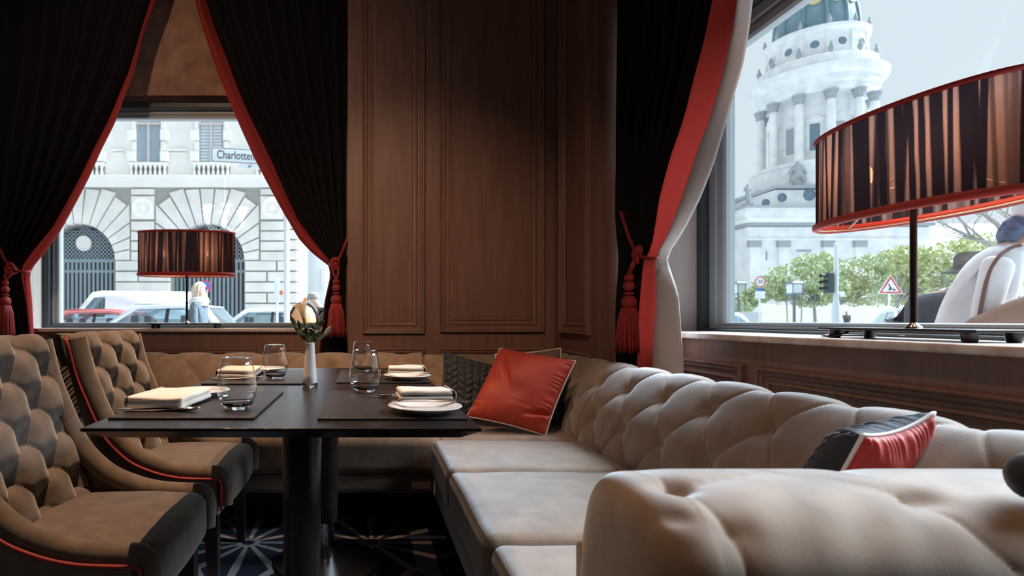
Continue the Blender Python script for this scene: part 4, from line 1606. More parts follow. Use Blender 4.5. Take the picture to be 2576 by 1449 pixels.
def downlight(label, x, y, aim, watts, cone=60, blend=0.35, size=0.02):
    root = thing('downlight', label, 'ceiling light', (x, y, CH), group='recessed ceiling spots')
    MB().lathe([(0.034, -0.0005), (0.052, -0.0005), (0.055, -0.004), (0.050, -0.008), (0.036, -0.006), (0.034, -0.002)], 28).build('trim_ring', DLM, root, local=True)
    MB().lathe([(0.0, -0.001), (0.034, -0.001), (0.034, -0.0015), (0, -0.0015)], 24).build('lens', DLE, root, local=True)
    ld = bpy.data.lights.new('spot', 'SPOT')
    ld.energy = watts
    ld.color = (1.0, 0.62, 0.38)
    ld.spot_size = radians(cone)
    ld.spot_blend = blend
    ld.shadow_soft_size = size
    lo = bpy.data.objects.new('spot', ld)
    COL.objects.link(lo)
    lo.parent = root
    lo.location = (0, 0, -0.015)
    d = Vector(aim) - Vector((x, y, CH))
    lo.rotation_euler = (-d).to_track_quat('Z', 'Y').to_euler()
    return root


downlight('recessed ceiling spot above the dining chairs', -0.85, 1.75, (-0.75, 1.80, 0.5), 360, 42, 0.5)
downlight('recessed ceiling spot above the table end nearest the bench sofa', -0.55, 2.75, (-0.45, 2.85, 0.7), 150, 46, 0.5)
downlight('recessed ceiling spot above the sofa under the dome window', 0.35, 1.75, (0.75, 1.75, 0.5), 60, 50, 0.5)
downlight('added ceiling spot washing the panelled pillar', -0.35, 0.35, (0.35, 3.85, 0.75), 260, 46, 1.0, 0.05)  # unseen lamp, added as warm frontal fill on the pillar
downlight('added ceiling spot washing the street window curtains and blind', -1.5, 0.35, (-1.25, 4.1, 2.0), 190, 60, 1.0, 0.05)  # unseen lamp, added to brighten the blind and curtains
downlight('recessed ceiling spot aimed at the end of the rolled sofa arm', -0.75, 0.95, (0.42, 0.95, 0.58), 90, 26, 0.8)

# chandelier behind the viewer, mirrored in the window pane
WLAC = mat('white_lacquer', (0.85, 0.85, 0.85), 0.25, emit=(1, 1, 1), emit_s=0.0)
LSH = mat('chandelier_glow', (0.9, 0.9, 0.9), 0.5, emit=(1.0, 0.97, 0.93), emit_s=5)  # column and arms glow like the caps so their reflection shows
CRY = mat('crystal_drop', (1, 0.9, 0.75), 0.05, emit=(1.0, 0.72, 0.45), emit_s=6)  # sparkle of the drops put in as a glow of their own
cx, cy, cz = -2.57, -2.0, 2.72
chd = thing('chandelier', 'white curved-arm chandelier with lit caps and crystal drops', 'chandelier', (cx, cy, cz))
MB().lathe([(0, -0.12), (0.03, -0.11), (0.05, -0.05), (0.022, 0.02), (0.02, 0.30), (0.03, 0.34), (0.012, 0.38), (0.012, CH - cz - 0.03), (0.05, CH - cz - 0.02), (0.05, CH - cz), (0, CH - cz)], 24).build('column', LSH, chd, local=True)
for i in range(6):
    a = 2 * pi * i / 6 + 0.2
    d = Vector((cos(a), sin(a), 0))
    MB().tube(smooth_path([d * 0.02 + Vector((0, 0, -0.06)), d * 0.16 + Vector((0, 0, -0.12)), d * 0.31 + Vector((0, 0, -0.06)), d * 0.36 + Vector((0, 0, 0.06)), d * 0.36 + Vector((0, 0, 0.12))], 20), 0.013, 8).build('arm', LSH, chd, local=True, sharp=0)
    c = d * 0.36
    MB().lathe([(0.02, 0.11), (0.03, 0.12), (0.055, 0.24), (0.10, 0.28), (0.105, 0.285), (0.10, 0.30), (0.0, 0.315)], 20, c).build('lamp_cap', LSH, chd, local=True)
    dr = MB()
    rnd = random.Random(i)
    for j in range(9):
        b = 2 * pi * j / 9
        dr.sphere((c.x + 0.055 * cos(b), c.y + 0.055 * sin(b), 0.17 + rnd.uniform(-.05, .05)), 0.010, 5)
    for j in range(5):
        rr = rnd.uniform(0.05, .26)
        b = a + rnd.uniform(-.5, .5)
        dr.sphere((rr * cos(b), rr * sin(b), rnd.uniform(0.12, 0.55)), 0.010, 5)
    dr.build('crystal_drops', CRY, chd, local=True, sharp=0)
# ================================================================== outdoors
GZ = -0.15
ASPH = mat('paving', (0.38, 0.38, 0.385), 0.9, noise_s=3, noise_a=0.1)
struct(MB().box(-70, 2.0, 4.5, 110, GZ - 0.3, GZ).build('street_paving', ASPH, smooth=False))
struct(MB().box(2.0, 160, -40, 110, GZ - 0.3, GZ).build('square_paving', ASPH, smooth=False))

STONE = mat('facade_stone', (0.84, 0.80, 0.74), 0.85, noise_s=1.3, col2=(0.70, 0.67, 0.62), bump=0.6, bump_s=6, detail=8)
RENDERW = mat('facade_ashlar', (0.88, 0.85, 0.80), 0.85, noise_s=0.8, noise_a=0.05)
MORTAR = mat('stone_joint', (0.36, 0.35, 0.32), 0.9)
IRON = mat('gate_iron', (0.27, 0.33, 0.36), 0.6)
IRONBG = mat('gate_backing', (0.09, 0.095, 0.10), 0.8)
WINW = mat('facade_window_frame', (0.60, 0.53, 0.50), 0.6)
WING = mat('facade_window_glass', (0.30, 0.37, 0.42), 0.08, spec=0.8)
BLINDW = mat('white_slats', (0.6, 0.64, 0.66), 0.6)

FY = 27.0
FK = FY / FPX


def FXZ(u, v):
    return (u - PPX) * FK, ZC + (PPY - v) * FK


fb = thing('stone_building', 'pale stone building with arched ground floor across the street', 'building', (FXZ(400, 864)[0], FY + 1, GZ))
ARCHES = (195, 521)
RIN, ROUT, SPR, TOPV = 93.0, 158.0, 655.0, 472.0
BOT = PPY + (ZC - GZ) / FK


def slab(mb, poly, y0, y1, bev=1.2):
    """stone block: polygon in photo pixels on the facade, front face bevelled"""
    n = len(poly)
    cu = sum(p[0] for p in poly) / n
    cv = sum(p[1] for p in poly) / n
    def P3(u, v, y):
        x, z = FXZ(u, v)
        return Vector((x, y, z))
    fr = []
    for u, v in poly:
        d = sqrt((u - cu) ** 2 + (v - cv) ** 2) + 1e-6
        k = max(0.5, 1 - bev * 1.5 / d)
        fr.append((cu + (u - cu) * k, cv + (v - cv) * k))
    vs = [P3(u, v, y1) for u, v in poly] + [P3(u, v, y0 + 0.05) for u, v in poly] + [P3(u, v, y0) for u, v in fr]
    fs = [tuple(range(2 * n, 3 * n))]
    for i in range(n):
        j = (i + 1) % n
        fs.append((i, j, n + j, n + i))
        fs.append((n + i, n + j, 2 * n + j, 2 * n + i))
    mb.add(vs, fs)
    return mb


# joint backing round the arches
wbk = MB()
for c in ARCHES:
    ins, outs = [], []
    half = 163.0
    pts = [(c + RIN, BOT), (c + RIN, SPR)] + [(c + RIN * cos(a), SPR - RIN * sin(a)) for a in [pi * i / 24 for i in range(1, 24)]] + [(c - RIN, SPR), (c - RIN, BOT)]
    for u, v in pts:
        if v >= SPR:
            outs.append((c + half * (1 if u > c else -1), v))
        else:
            a = atan2(SPR - v, u - c)
            k = min(half / max(abs(cos(a)), 1e-6), (SPR - 455) / max(sin(a), 1e-6))
            outs.append((c + k * cos(a), SPR - k * sin(a)))
    V = []
    for (u, v), (p, q) in zip(pts, outs):
        x, z = FXZ(u, v)
        X, Z = FXZ(p, q)
        V += [(x, FY + 0.12, z), (X, FY + 0.12, Z), (x, FY + 0.9, z)]
    F = []
    for i in range(len(pts) - 1):
        F.append((3 * i, 3 * i + 3, 3 * i + 4, 3 * i + 1))
        F.append((3 * i, 3 * i + 2, 3 * i + 5, 3 * i + 3))
    wbk.add(V, F)
for c in ARCHES:
    (xa, za), (xb, zb2) = FXZ(c - 163, 558), FXZ(c + 163, 455)
    wbk.box(xa, xb, FY + 0.15, FY + 0.5, za, zb2)
for (u0, u1) in ((684, 750),):
    x0, z0 = FXZ(u0, BOT)
    x1, z1 = FXZ(u1, 455)
    wbk.box(x0, x1, FY + 0.12, FY + 5, z0, z1)
for c in ARCHES:
    for sg in (-1, 1):
        (xa, za), (xb, zb2) = FXZ(c + sg * 96, 655), FXZ(c + sg * 163, 455)
        wbk.box(min(xa, xb), max(xa, xb), FY + 0.13, FY + 0.5, za, zb2)
wbk.build('joint_backing', MORTAR, fb, smooth=False)


def block(poly):
    slab(MB(), poly, FY, FY + 0.35).build('stone_block', STONE, fb, smooth=False)


G = 1.6
for c in ARCHES:
    nv = 15
    for i in range(nv):
        a0 = pi * i / nv + 0.010
        a1 = pi * (i + 1) / nv - 0.010
        am = (a0 + a1) / 2
        top = SPR - TOPV - 2
        def lim(a):
            return min(top / max(sin(a), 1e-3), 130 / max(abs(cos(a)), 1e-3), 196 if i % 2 else 186)
        r0, r1 = lim(a0), lim(a1)
        block([(c + RIN * cos(a0), SPR - RIN * sin(a0)), (c + r0 * cos(a0), SPR - r0 * sin(a0)), (c + r1 * cos(a1), SPR - r1 * sin(a1)), (c + RIN * cos(a1), SPR - RIN * sin(a1))])
# coursed blocks of the piers and the end pier
CH_ = 27.0
piers = [(32, 195 - RIN), (195 + RIN, 521 - RIN), (521 + RIN, 750)]
for r in range(8):
    v1 = SPR + r * CH_ + G
    v0 = min(SPR + (r + 1) * CH_ - G, BOT)
    if v1 > BOT - 4:
        break
    for (a, b) in piers:
        w = b - a
        cuts = [a, a + w * (0.42 if r % 2 else 0.60), b] if w > 100 else [a, b]
        if r % 3 == 2 and w < 150:
            cuts = [a, b]
        for p, q in zip(cuts, cuts[1:]):
            block([(p + G, v0), (q - G, v0), (q - G, v1), (p + G, v1)])
# spandrels: key blocks above and below the roundels, coursed blocks at the end pier
for m in (32, 358, 684):
    rows = [(473, 491)] + [(555 + k * 25.5, 555 + (k + 1) * 25.5) for k in range(4)]
    for j, (v1, v0) in enumerate(rows):
        a, b = (m, m + 31) if m < 100 else (m - 31, m + 31)
        block([(a + G, v0 - G), (b - G, v0 - G), (b - G, v1 + G), (a + G, v1 + G)])
for r in range(7):
    v1, v0 = TOPV + r * 26.1 + G, TOPV + (r + 1) * 26.1 - G
    block([(716 + G, v0), (750 - G, v0), (750 - G, v1), (716 + G, v1)])
# roundels
for u in (358, 684):
    x, z = FXZ(u, 522)
    s = 29 * FK
    rd = MB().box(x - s, x + s, FY + 0.04, FY + 0.3, z - s, z + s)
    o = rd.build('roundel_block', RENDERW, fb, smooth=False)
    ring = MB()
    ring.lathe([(0.50, 0), (0.50, 0.10), (0.42, 0.14), (0.34, 0.08), (0.26, 0.05), (0.14, 0.06), (0.10, 0.14), (0.0, 0.16)], 32)
    ring.xf(Matrix.Translation((x, FY + 0.04, z)) @ Matrix.Rotation(pi / 2, 4, 'X'))
    ring.build('rosette', RENDERW, o)
# cornice bands
def band(u0, u1, v0, v1, y, name, mt, d=0.6):
    x0, z0 = FXZ(u0, v1)
    x1, z1 = FXZ(u1, v0)
    return MB().box(x0, x1, y, y + d, z0, z1).build(name, mt, fb, smooth=False)
band(28, 752, 449, 471, FY - 0.10, 'cornice', RENDERW, 0.6)
band(26, 754, 443, 449, FY - 0.28, 'cornice', RENDERW, 0.7)
band(30, 750, -260, 449, FY + 0.30, 'upper_wall', RENDERW, 5)
for (a, b) in ((30, 146), (278, 305), (400, 465), (560, 622), (720, 750)):
    band(a, b, 372, 377, FY + 0.12, 'string_course', RENDERW, 0.3)
    band(a, b, 380, 384, FY + 0.20, 'string_course', RENDERW, 0.2)
for c in (211, 370, 529, 688):
    wf = band(c - 31, c + 31, 150, 409, FY + 0.24, 'window', WINW, 0.1)
    for (a, b, v0, v1) in ((c - 27, c - 3, 312, 404), (c + 3, c + 27, 312, 404), (c - 27, c - 3, 200, 304), (c + 3, c + 27, 200, 304)):
        x0, z0 = FXZ(a, v1)
        x1, z1 = FXZ(b, v0)
        p = MB().box(x0, x1, FY + 0.20, FY + 0.235, z0, z1).build('pane', WING, wf, smooth=False)
        if c > 500:
            sl = MB()
            zz = z0 + 0.05
            while zz < z1:
                sl.box(x0 + .02, x1 - .02, FY + 0.192, FY + 0.199, zz, zz + 0.09)
                zz += 0.15
            sl.build('blind_slats', BLINDW, wf, smooth=False)
    band(c - 3, c + 3, 150, 409, FY + 0.14, 'mullion', WINW, 0.1)
    band(c - 30, c + 30, 305, 311, FY + 0.12, 'transom', WINW, 0.1)
    for i in range(8):                                   # toothed surround
        v0 = 190 + i * 27
        for sg in (-1, 1):
            w = 52 if i % 2 else 42
            a, b = (c - w, c - 31) if sg < 0 else (c + 31, c + w)
            slab(MB(), [(a, v0 + 25.5), (b, v0 + 25.5), (b, v0), (a, v0)], FY + (0.02 if i % 2 else 0.14), FY + 0.3, 0.8).build('quoin', RENDERW, fb, smooth=False)
    bal = band(c - 48, c + 48, 408, 414, FY - 0.02, 'balustrade_rail', RENDERW, 0.35)
    band(c - 46, c + 46, 414, 444, FY + 0.26, 'balustrade_recess', MORTAR, 0.05)
    src = None
    for i in range(8):
        u = c - 42 + i * 12
        x, z = FXZ(u, 444)
        H = 30 * FK
        if src is None:
            bm = MB().lathe([(0.08, 0), (0.08, 0.05), (0.05, 0.08), (0.085, 0.18), (0.06, 0.30), (0.045, 0.40), (0.07, 0.46), (0.085, 0.50), (0.085, H)], 10)
            src = bm.build('baluster', RENDERW, fb, local=True)
            src.matrix_local = ROOTM[fb.name].inverted() @ Matrix.Translation((x, FY + 0.12, z))
        else:
            share(src, 'baluster', fb, ROOTM[fb.name].inverted() @ Matrix.Translation((x, FY + 0.12, z)))
# gates in the arches
for c in ARCHES:
    x, zs = FXZ(c, SPR)
    R = RIN * FK
    gt = MB()
    pts = [(x + R * cos(pi * i / 24), zs + R * sin(pi * i / 24)) for i in range(25)]
    poly = [(x - R, GZ), (x + R, GZ)] + pts
    gt.prism(poly, lambda a, b: Vector((a, FY + 0.85, b)), lambda a, b: Vector((a, FY + 0.95, b)))
    gate = gt.build('gate_backing', IRONBG, fb, smooth=False)
    lat = MB()                                            # iron lattice of the fanlight
    st = 0.19
    k = -12
    for k in range(-10, 11):
        for j in range(0, 11):
            px, pz = x + k * st, zs + 0.10 + j * st
            if (px - x) ** 2 + (pz - zs) ** 2 < (R - 0.08) ** 2:
                lat.lathe([(0.055, -0.02), (0.10, -0.02), (0.10, 0.02), (0.055, 0.02), (0.055, -0.02)], 8, (0, 0, 0)).v[-40:]
                n = 40
                Mx = Matrix.Translation((px, FY + 0.78, pz)) @ Matrix.Rotation(pi / 2, 4, 'X')
                lat.v[-n:] = [Mx @ q for q in lat.v[-n:]]
    lat.build('fanlight_lattice', IRON, gate, smooth=False)['kind'] = 'stuff'
    for (v0, v1) in ((648, 656), (676, 683)):
        z0, z1 = FXZ(0, v1)[1], FXZ(0, v0)[1]
        MB().box(x - R, x + R, FY + 0.70, FY + 0.80, z0, z1).build('gate_rail', IRON, gate, smooth=False)
    src = None
    nb = 17
    for i in range(nb):
        px = x - R + 0.10 + (2 * R - 0.2) * i / (nb - 1)
        wv = FXZ(0, 656)[1]
        if src is None:
            src = MB().box(-0.055, 0.055, -0.04, 0.04, 0, wv - GZ).build('gate_bar', IRON, fb, local=True, smooth=False)
            src.parent = gate
            src.matrix_local = ROOTM[fb.name].inverted() @ Matrix.Translation((px, FY + 0.75, GZ))
        else:
            share(src, 'gate_bar', gate, ROOTM[fb.name].inverted() @ Matrix.Translation((px, FY + 0.75, GZ)))
    em = MB().lathe([(0.0, 0.05), (0.26, 0.05), (0.30, 0.09), (0.36, 0.09), (0.38, 0.0)], 28)
    em.xf(Matrix.Translation((x - 0.05, FY + 0.74, FXZ(0, 607)[1])) @ Matrix.Rotation(pi / 2, 4, 'X'))
    em.build('gate_medallion', RENDERW, gate)

# neighbour on the right of the stone building
nbm = thing('white_building', 'plain white building beyond the end of the stone building', 'building', (PY(900, 800, 33).x, 36, GZ))
a = PY(715, 800, 33).x
MB().box(a, a + 11, 33, 40, GZ, 14).build('wall', mat('white_render', (0.90, 0.92, 0.93), 0.8), nbm, smooth=False)
p0, p1 = PY(808, 728, 33), PY(818, 675, 33)
MB().box(p0.x, p1.x, 32.95, 33, p0.z, p1.z).build('niche', RENDERW, nbm, smooth=False)

# ------------------------------------------------------------------ street sign and posts
POSTM = mat('post_grey', (0.75, 0.77, 0.78), 0.5)
SIGNW = mat('sign_white', (0.72, 0.78, 0.80), 0.5)
SIGNK = mat('sign_black', (0.02, 0.02, 0.02), 0.5)
SIGNR = mat('sign_red', (0.55, 0.05, 0.06), 0.5)
SIGNB = mat('sign_blue', (0.06, 0.16, 0.45), 0.5)


def text(parent, s, size, M, mt, name='lettering', align='CENTER', depth=0.004, sx=1.0):
    cu = bpy.data.curves.new(name, 'FONT')
    cu.body = s
    cu.size = size
    cu.align_x = align
    cu.align_y = 'CENTER'
    cu.extrude = depth
    t = bpy.data.objects.new(name, cu)
    COL.objects.link(t)
    dg = bpy.context.evaluated_depsgraph_get()
    me = bpy.data.meshes.new_from_object(t.evaluated_get(dg))
    bpy.data.objects.remove(t)
    for v in me.vertices:
        v.co.x *= sx
    me.materials.clear()
    me.materials.append(mt)
    o = bpy.data.objects.new(name, me)
    COL.objects.link(o)
    o.parent = parent
    o.matrix_local = M
    return o


SY = 9.5
sl = PY(532, 389, SY)
pole_x = PY(720, 800, SY).x
sp = thing('street_sign', 'street name sign on a pale post by the orange container', 'street sign', (pole_x, SY + 0.06, GZ))
MB().lathe([(0.062, 0), (0.062, 0.6), (0.048, 0.7), (0.045, 4.6), (0, 4.62)], 20).build('post', POSTM, sp, local=True)
yaw = radians(11)
ox = sl.x - pole_x
bw, bh = 1.10, 0.245
Ms = Matrix.Translation((ox, -0.06, sl.z - GZ)) @ Matrix.Rotation(yaw, 4, 'Z')
pl = MB().rbox(0, bw, -0.015, 0.015, -bh / 2, bh / 2, r=0.006, n=2).xf(Ms).build('name_plate', SIGNW, sp, local=True)
MB().frame((0, -0.016, 0), Xv, Zv, (0, -1, 0), 0.0, bw, -bh / 2, bh / 2, [(0.006, 0), (0.006, 0.003), (0.014, 0.003), (0.014, 0)]).xf(Ms).build('plate_border', SIGNK, pl, local=True, smooth=False)
text(pl, 'Charlottenstr.', 0.195, Ms @ Matrix.Translation((0.085, -0.0165, 0.0)) @ Matrix.Rotation(pi / 2, 4, 'X'), SIGNK, align='LEFT', depth=0.002, sx=0.71)
Mn = Ms @ Matrix.Translation((0.44, 0, -bh / 2 - 0.045))
p2 = MB().rbox(0, 0.36, -0.012, 0.012, -0.035, 0.035, r=0.004, n=2).xf(Mn).build('number_plate', SIGNW, sp, local=True)
text(p2, '69', 0.06, Mn @ Matrix.Translation((0.18, -0.013, 0)) @ Matrix.Rotation(pi / 2, 4, 'X'), SIGNK, depth=0.002)
MB().tube([(ox + bw * cos(yaw) - .02, 0.12, sl.z - GZ), (0, 0, sl.z - GZ)], 0.015, 8).build('bracket', POSTM, sp, local=True)


def disc_sign(label, u, v, Y, r, kind, post_top=0.0, words=None):
    c = PY(u, v, Y)
    root = thing('road_sign', label, 'road sign', (c.x, c.y + 0.04, GZ))
    MB().lathe([(0.035, 0), (0.035, c.z - GZ + r * 0.9 + post_top), (0, c.z - GZ + r * 0.9 + post_top)], 14).build('post', POSTM, root, local=True)
    R90 = Matrix.Rotation(pi / 2, 4, 'X')
    h = c.z - GZ
    def disc(r0, r1, d, name, mt, par=None):
        prof = [(r0, 0), (r1, 0), (r1, d), (r0, d)] + ([(r0, 0)] if r0 else [])
        return MB().lathe(prof, 36).xf(Matrix.Translation((0, -0.04, h)) @ R90).build(name, mt, par or root, local=True, smooth=False)
    if kind == 'no_parking':
        f = disc(0, r, 0.012, 'face', SIGNB)
        disc(r * .80, r, 0.016, 'rim', SIGNR, f)
        MB().box(-r * .85, r * .85, -0.059, -0.054, -r * .09, r * .09).xf(Matrix.Translation((0, 0, h)) @ Matrix.Rotation(radians(45), 4, 'Y')).build('bar', SIGNR, f, local=True, smooth=False)
    else:
        f = disc(0, r, 0.012, 'face', SIGNW)
        disc(r * .78, r * .97, 0.016, 'rim', SIGNR, f)
        text(f, words, r * 0.95, Matrix.Translation((0, -0.054, h)) @ R90, SIGNK, 'numerals', depth=0.002)
        MB().rbox(-r * .9, r * .9, -0.05, -0.035, h - r * 3.0, h - r * 1.7, r=0.01, n=2).build('sub_plate', SIGNW, root, local=True)
        MB().box(-r * .5, r * .5, -0.05, -0.038, h - r * 1.65, h - r * 1.1).build('blue_plate', SIGNB, root, local=True, smooth=False)
    return root


disc_sign('round no-stopping sign beside the blonde pedestrian', 518, 720, 20.5, 0.21, 'no_parking')
# slim white info panel
c = PY(697, 720, 16)
ip = thing('info_panel', 'narrow white notice panel on a post beside the street sign', 'sign', (c.x, 16, GZ))
MB().lathe([(0.03, 0), (0.03, 2.0), (0, 2.0)], 10).build('post', POSTM, ip, local=True)
MB().rbox(-0.075, 0.075, -0.05, -0.02, 1.62, 2.25, r=0.01, n=2).build('panel', SIGNW, ip, local=True)
MB().rbox(0.08, 0.17, -0.05, -0.02, 1.80, 1.93, r=0.01, n=2).build('flag', mat('flag_red', (0.65, 0.2, 0.16), 0.6), ip, local=True)


# ------------------------------------------------------------------ vehicles
TYRE = mat('tyre', (0.02, 0.02, 0.02), 0.8)
RIM = mat('wheel_rim', (0.5, 0.5, 0.52), 0.35, metal=0.8)
CARGLASS = pane_mat('car_glass', (0.55, 0.66, 0.70), 0.10, 0.7, 3.0, 0.9)
CARIN = mat('car_interior', (0.10, 0.10, 0.11), 0.8)
LAMPR = mat('tail_lamp', (0.65, 0.07, 0.04), 0.3)
LAMPW = mat('head_lamp', (0.75, 0.78, 0.8), 0.15)
PLASTIC = mat('black_plastic', (0.02, 0.02, 0.022), 0.6)


def car(label, loc, rz, paint, L=4.4, Wd=1.75, Hh=1.45, van=False, group='parked vehicles'):
    """nose towards +x. body, glasshouse, roof and pillars, wheels, lamps, seats"""
    root = thing('van' if van else 'car', label, 'van' if van else 'car', loc, rz, group)
    hb = Hh * (0.60 if not van else 0.56)
    x0, x1 = -L / 2, L / 2
    if van:
        bot = [(x0, 0.30), (x1, 0.30)]
        side = [(x0, 0.32), (x0 - 0.0, hb), (x1 - 0.95, hb + 0.02), (x1 - 0.12, hb * 0.80), (x1, hb * 0.62), (x1 + 0.02, 0.35)]
        roof = [(x0 + 0.03, Hh - 0.03), (x0 + 0.20, Hh), (x1 - 1.85, Hh), (x1 - 1.55, Hh - 0.05)]
        belt = (x0, x1 - 0.95)
    else:
        side = [(x0 + .04, 0.30), (x0, 0.55), (x0 + 0.06, hb - 0.02), (x0 + 0.5, hb + 0.02), (x1 - 1.25, hb + 0.01), (x1 - 0.35, hb * 0.86), (x1 - 0.02, hb * 0.66), (x1, 0.34)]
        roof = [(x0 + 0.75, Hh - 0.06), (x0 + 1.25, Hh), (x1 - 2.15, Hh), (x1 - 1.95, Hh - 0.03)]
        belt = (x0 + 0.32, x1 - 1.20)
    # body with wheel arches cut into the lower edge
    wr = 0.32
    wx = (x0 + 0.80, x1 - 0.82)
    low = []
    for c in reversed(wx):
        for i in range(9):
            a = pi * i / 8
            low.append((c + (wr + 0.05) * cos(a), 0.30 + (wr + 0.02) * sin(a)))
    poly = side + low
    w = Wd / 2
    m = MB()
    n = len(poly)
    def taper(x, z):
        k = 1 - 0.10 * max(0, (abs(x) - L / 2 + 0.6) / 0.6) ** 2
        return w * k
    vs = []
    for sg in (-1, 1):
        for x, z in poly:
            vs.append((x, sg * taper(x, z), z))
    fs = [tuple(range(n))[::-1], tuple(range(n, 2 * n))] + [(i, (i + 1) % n, (i + 1) % n + n, i + n) for i in range(n)]
    m.add(vs, fs)
    m.build('body', paint, root, local=True, sharp=30)
    # glasshouse: belt line to roof line
    tw = w * 0.80
    bz = hb + 0.0
    B = [(belt[0], bz), (belt[1], bz)]
    rr = roof
    g = MB()
    ins = 0.012
    def side_pt(x, z, sg, d=0.0):
        t = (z - bz) / (Hh - bz)
        return Vector((x, sg * (lerp(w * 0.97, tw, t) - d), z))
    glass_poly = [B[0], B[1], rr[3], rr[2], rr[1], rr[0]]
    # side windows
    for sg in (-1, 1):
        px = [(lerp(B[0][0], rr[0][0], 0.12) + 0.10, bz + 0.03), (B[1][0] - 0.16, bz + 0.03), (rr[3][0] - 0.10, Hh - 0.11), (rr[1][0] + 0.05, Hh - 0.085), (rr[0][0] + 0.22, Hh - 0.15)]
        if van:
            px = [(x1 - 1.95, bz + 0.06), (x1 - 1.12, bz + 0.06), (x1 - 1.62, Hh - 0.20), (x1 - 1.95, Hh - 0.18)]
        q = MB()
        pts = [side_pt(x, z, sg, 0.0) + Vector((0, sg * 0.006, 0)) for x, z in px]
        q.add(pts, [tuple(range(len(pts))) if sg < 0 else tuple(range(len(pts)))[::-1]])
        q.build('side_window', CARGLASS, root, local=True, smooth=False)
    # shell: pillars and roof as a hollow cab
    sh = MB()
    def ring(sg):
        return [side_pt(x, z, sg) for x, z in glass_poly]
    A, C = ring(-1), ring(1)
    n6 = len(glass_poly)
    # roof and rear screens
    k = len(sh.v)
    sh.add(A + C, [(2, 3, 3 + n6, 2 + n6), (3, 4, 4 + n6, 3 + n6), (4, 5, 5 + n6, 4 + n6)])
    for sg, R in ((-1, A), (1, C)):
        if van:
            inner = [(x1 - 1.95, bz + 0.06), (x1 - 1.12, bz + 0.06), (x1 - 1.62, Hh - 0.20), (x1 - 1.95, Hh - 0.18)]
        else:
            inner = [(lerp(B[0][0], rr[0][0], 0.12) + 0.10, bz + 0.03), (B[1][0] - 0.16, bz + 0.03), (rr[3][0] - 0.10, Hh - 0.11), (rr[1][0] + 0.05, Hh - 0.085), (rr[0][0] + 0.22, Hh - 0.15)]
        I = [side_pt(x, z, sg) for x, z in inner]
        if van:
            O = [R[0], R[1], R[2], R[3], R[4], R[5]]
            sh.add(O + I, [(0, 1, 7, 6), (1, 2, 8, 7), (2, 3, 9, 8), (3, 4, 9), (4, 5, 0, 6, 9)])
        else:
            O = [R[0], R[1], R[2], R[4], R[5]]
            sh.add(O + I, [(0, 1, 6, 5), (1, 2, 7, 6), (2, 3, 8, 7), (3, 4, 9, 8), (4, 0, 5, 9)])
    # windscreen surrounds are left open for the panes
    so = sh.build('roof', paint, root, local=True, sharp=30)
    so.modifiers.new('thickness', 'SOLIDIFY').thickness = 0.03
    f = MB()
    f.add([A[1], C[1], C[2], A[2]], [(0, 1, 2, 3)])
    f.build('windscreen', CARGLASS, root, local=True, smooth=False)
    f = MB()
    f.add([A[0], C[0], C[5], A[5]], [(3, 2, 1, 0)])
    f.build('rear_screen', paint if van else CARGLASS, root, local=True, smooth=False)
    if not van:
        p = MB()
        mx = lerp(B[0][0], B[1][0], 0.47)
        for sg in (-1, 1):
            p.add([side_pt(mx - 0.04, bz + .02, sg) + Vector((0, sg * .008, 0)), side_pt(mx + 0.05, bz + .02, sg) + Vector((0, sg * .008, 0)), side_pt(mx + 0.02, Hh - .09, sg) + Vector((0, sg * .008, 0)), side_pt(mx - 0.06, Hh - .09, sg) + Vector((0, sg * .008, 0))], [(0, 1, 2, 3)])
        p.build('door_pillar', PLASTIC, root, local=True, smooth=False)
    for c in wx:
        for sg in (-1, 1):
            Mw = Matrix.Translation((c, sg * (w - 0.11), wr)) @ Matrix.Rotation(pi / 2, 4, 'X')
            t = MB().lathe([(0.19, -0.10), (0.29, -0.10), (wr, -0.07), (wr, 0.07), (0.29, 0.10), (0.19, 0.10)], 24).xf(Mw).build('wheel', TYRE, root, local=True)
            MB().lathe([(0, -0.06), (0.06, -0.08), (0.19, -0.09), (0.19, 0.09), (0.06, 0.08), (0, 0.06)], 16).xf(Mw).build('rim', RIM, t, local=True)
    for sg in (-1, 1):
        MB().rbox(x1 - 0.32, x1 - 0.03, sg * w * 0.66 - 0.16, sg * w * 0.66 + 0.16, hb * 0.62, hb * 0.74, r=0.03, n=3).build('head_lamp', LAMPW, root, local=True)
        MB().rbox(x0 - 0.015, x0 + 0.20, sg * w * 0.72 - 0.16, sg * w * 0.72 + 0.16, hb * 0.74, hb * 0.95, r=0.03, n=3).build('tail_lamp', LAMPR, root, local=True)
        MB().rbox(B[1][0] - 0.22, B[1][0] - 0.12, sg * (w + 0.09) - 0.08, sg * (w + 0.09) + 0.08, bz + 0.02, bz + 0.15, r=0.03, n=3).build('wing_mirror', paint, root, local=True)
        if not van:
            for sx in (-0.75, 0.35):
                s = MB().rbox(sx - 0.1, sx + 0.06, sg * 0.38 - 0.22, sg * 0.38 + 0.22, 0.35, bz + 0.10, r=0.05, n=3)
                s.rbox(sx - 0.09, sx + 0.02, sg * 0.38 - 0.12, sg * 0.38 + 0.12, bz + 0.12, bz + 0.34, r=0.04, n=3)
                s.build('seat', CARIN, root, local=True)
    MB().rbox(x1 - 0.10, x1 + 0.05, -w * .9, w * .9, 0.30, 0.50, r=0.04, n=3).build('bumper', paint, root, local=True)
    MB().rbox(x0 - 0.05, x0 + 0.10, -w * .9, w * .9, 0.32, 0.54, r=0.04, n=3).build('bumper', paint, root, local=True)
    return root


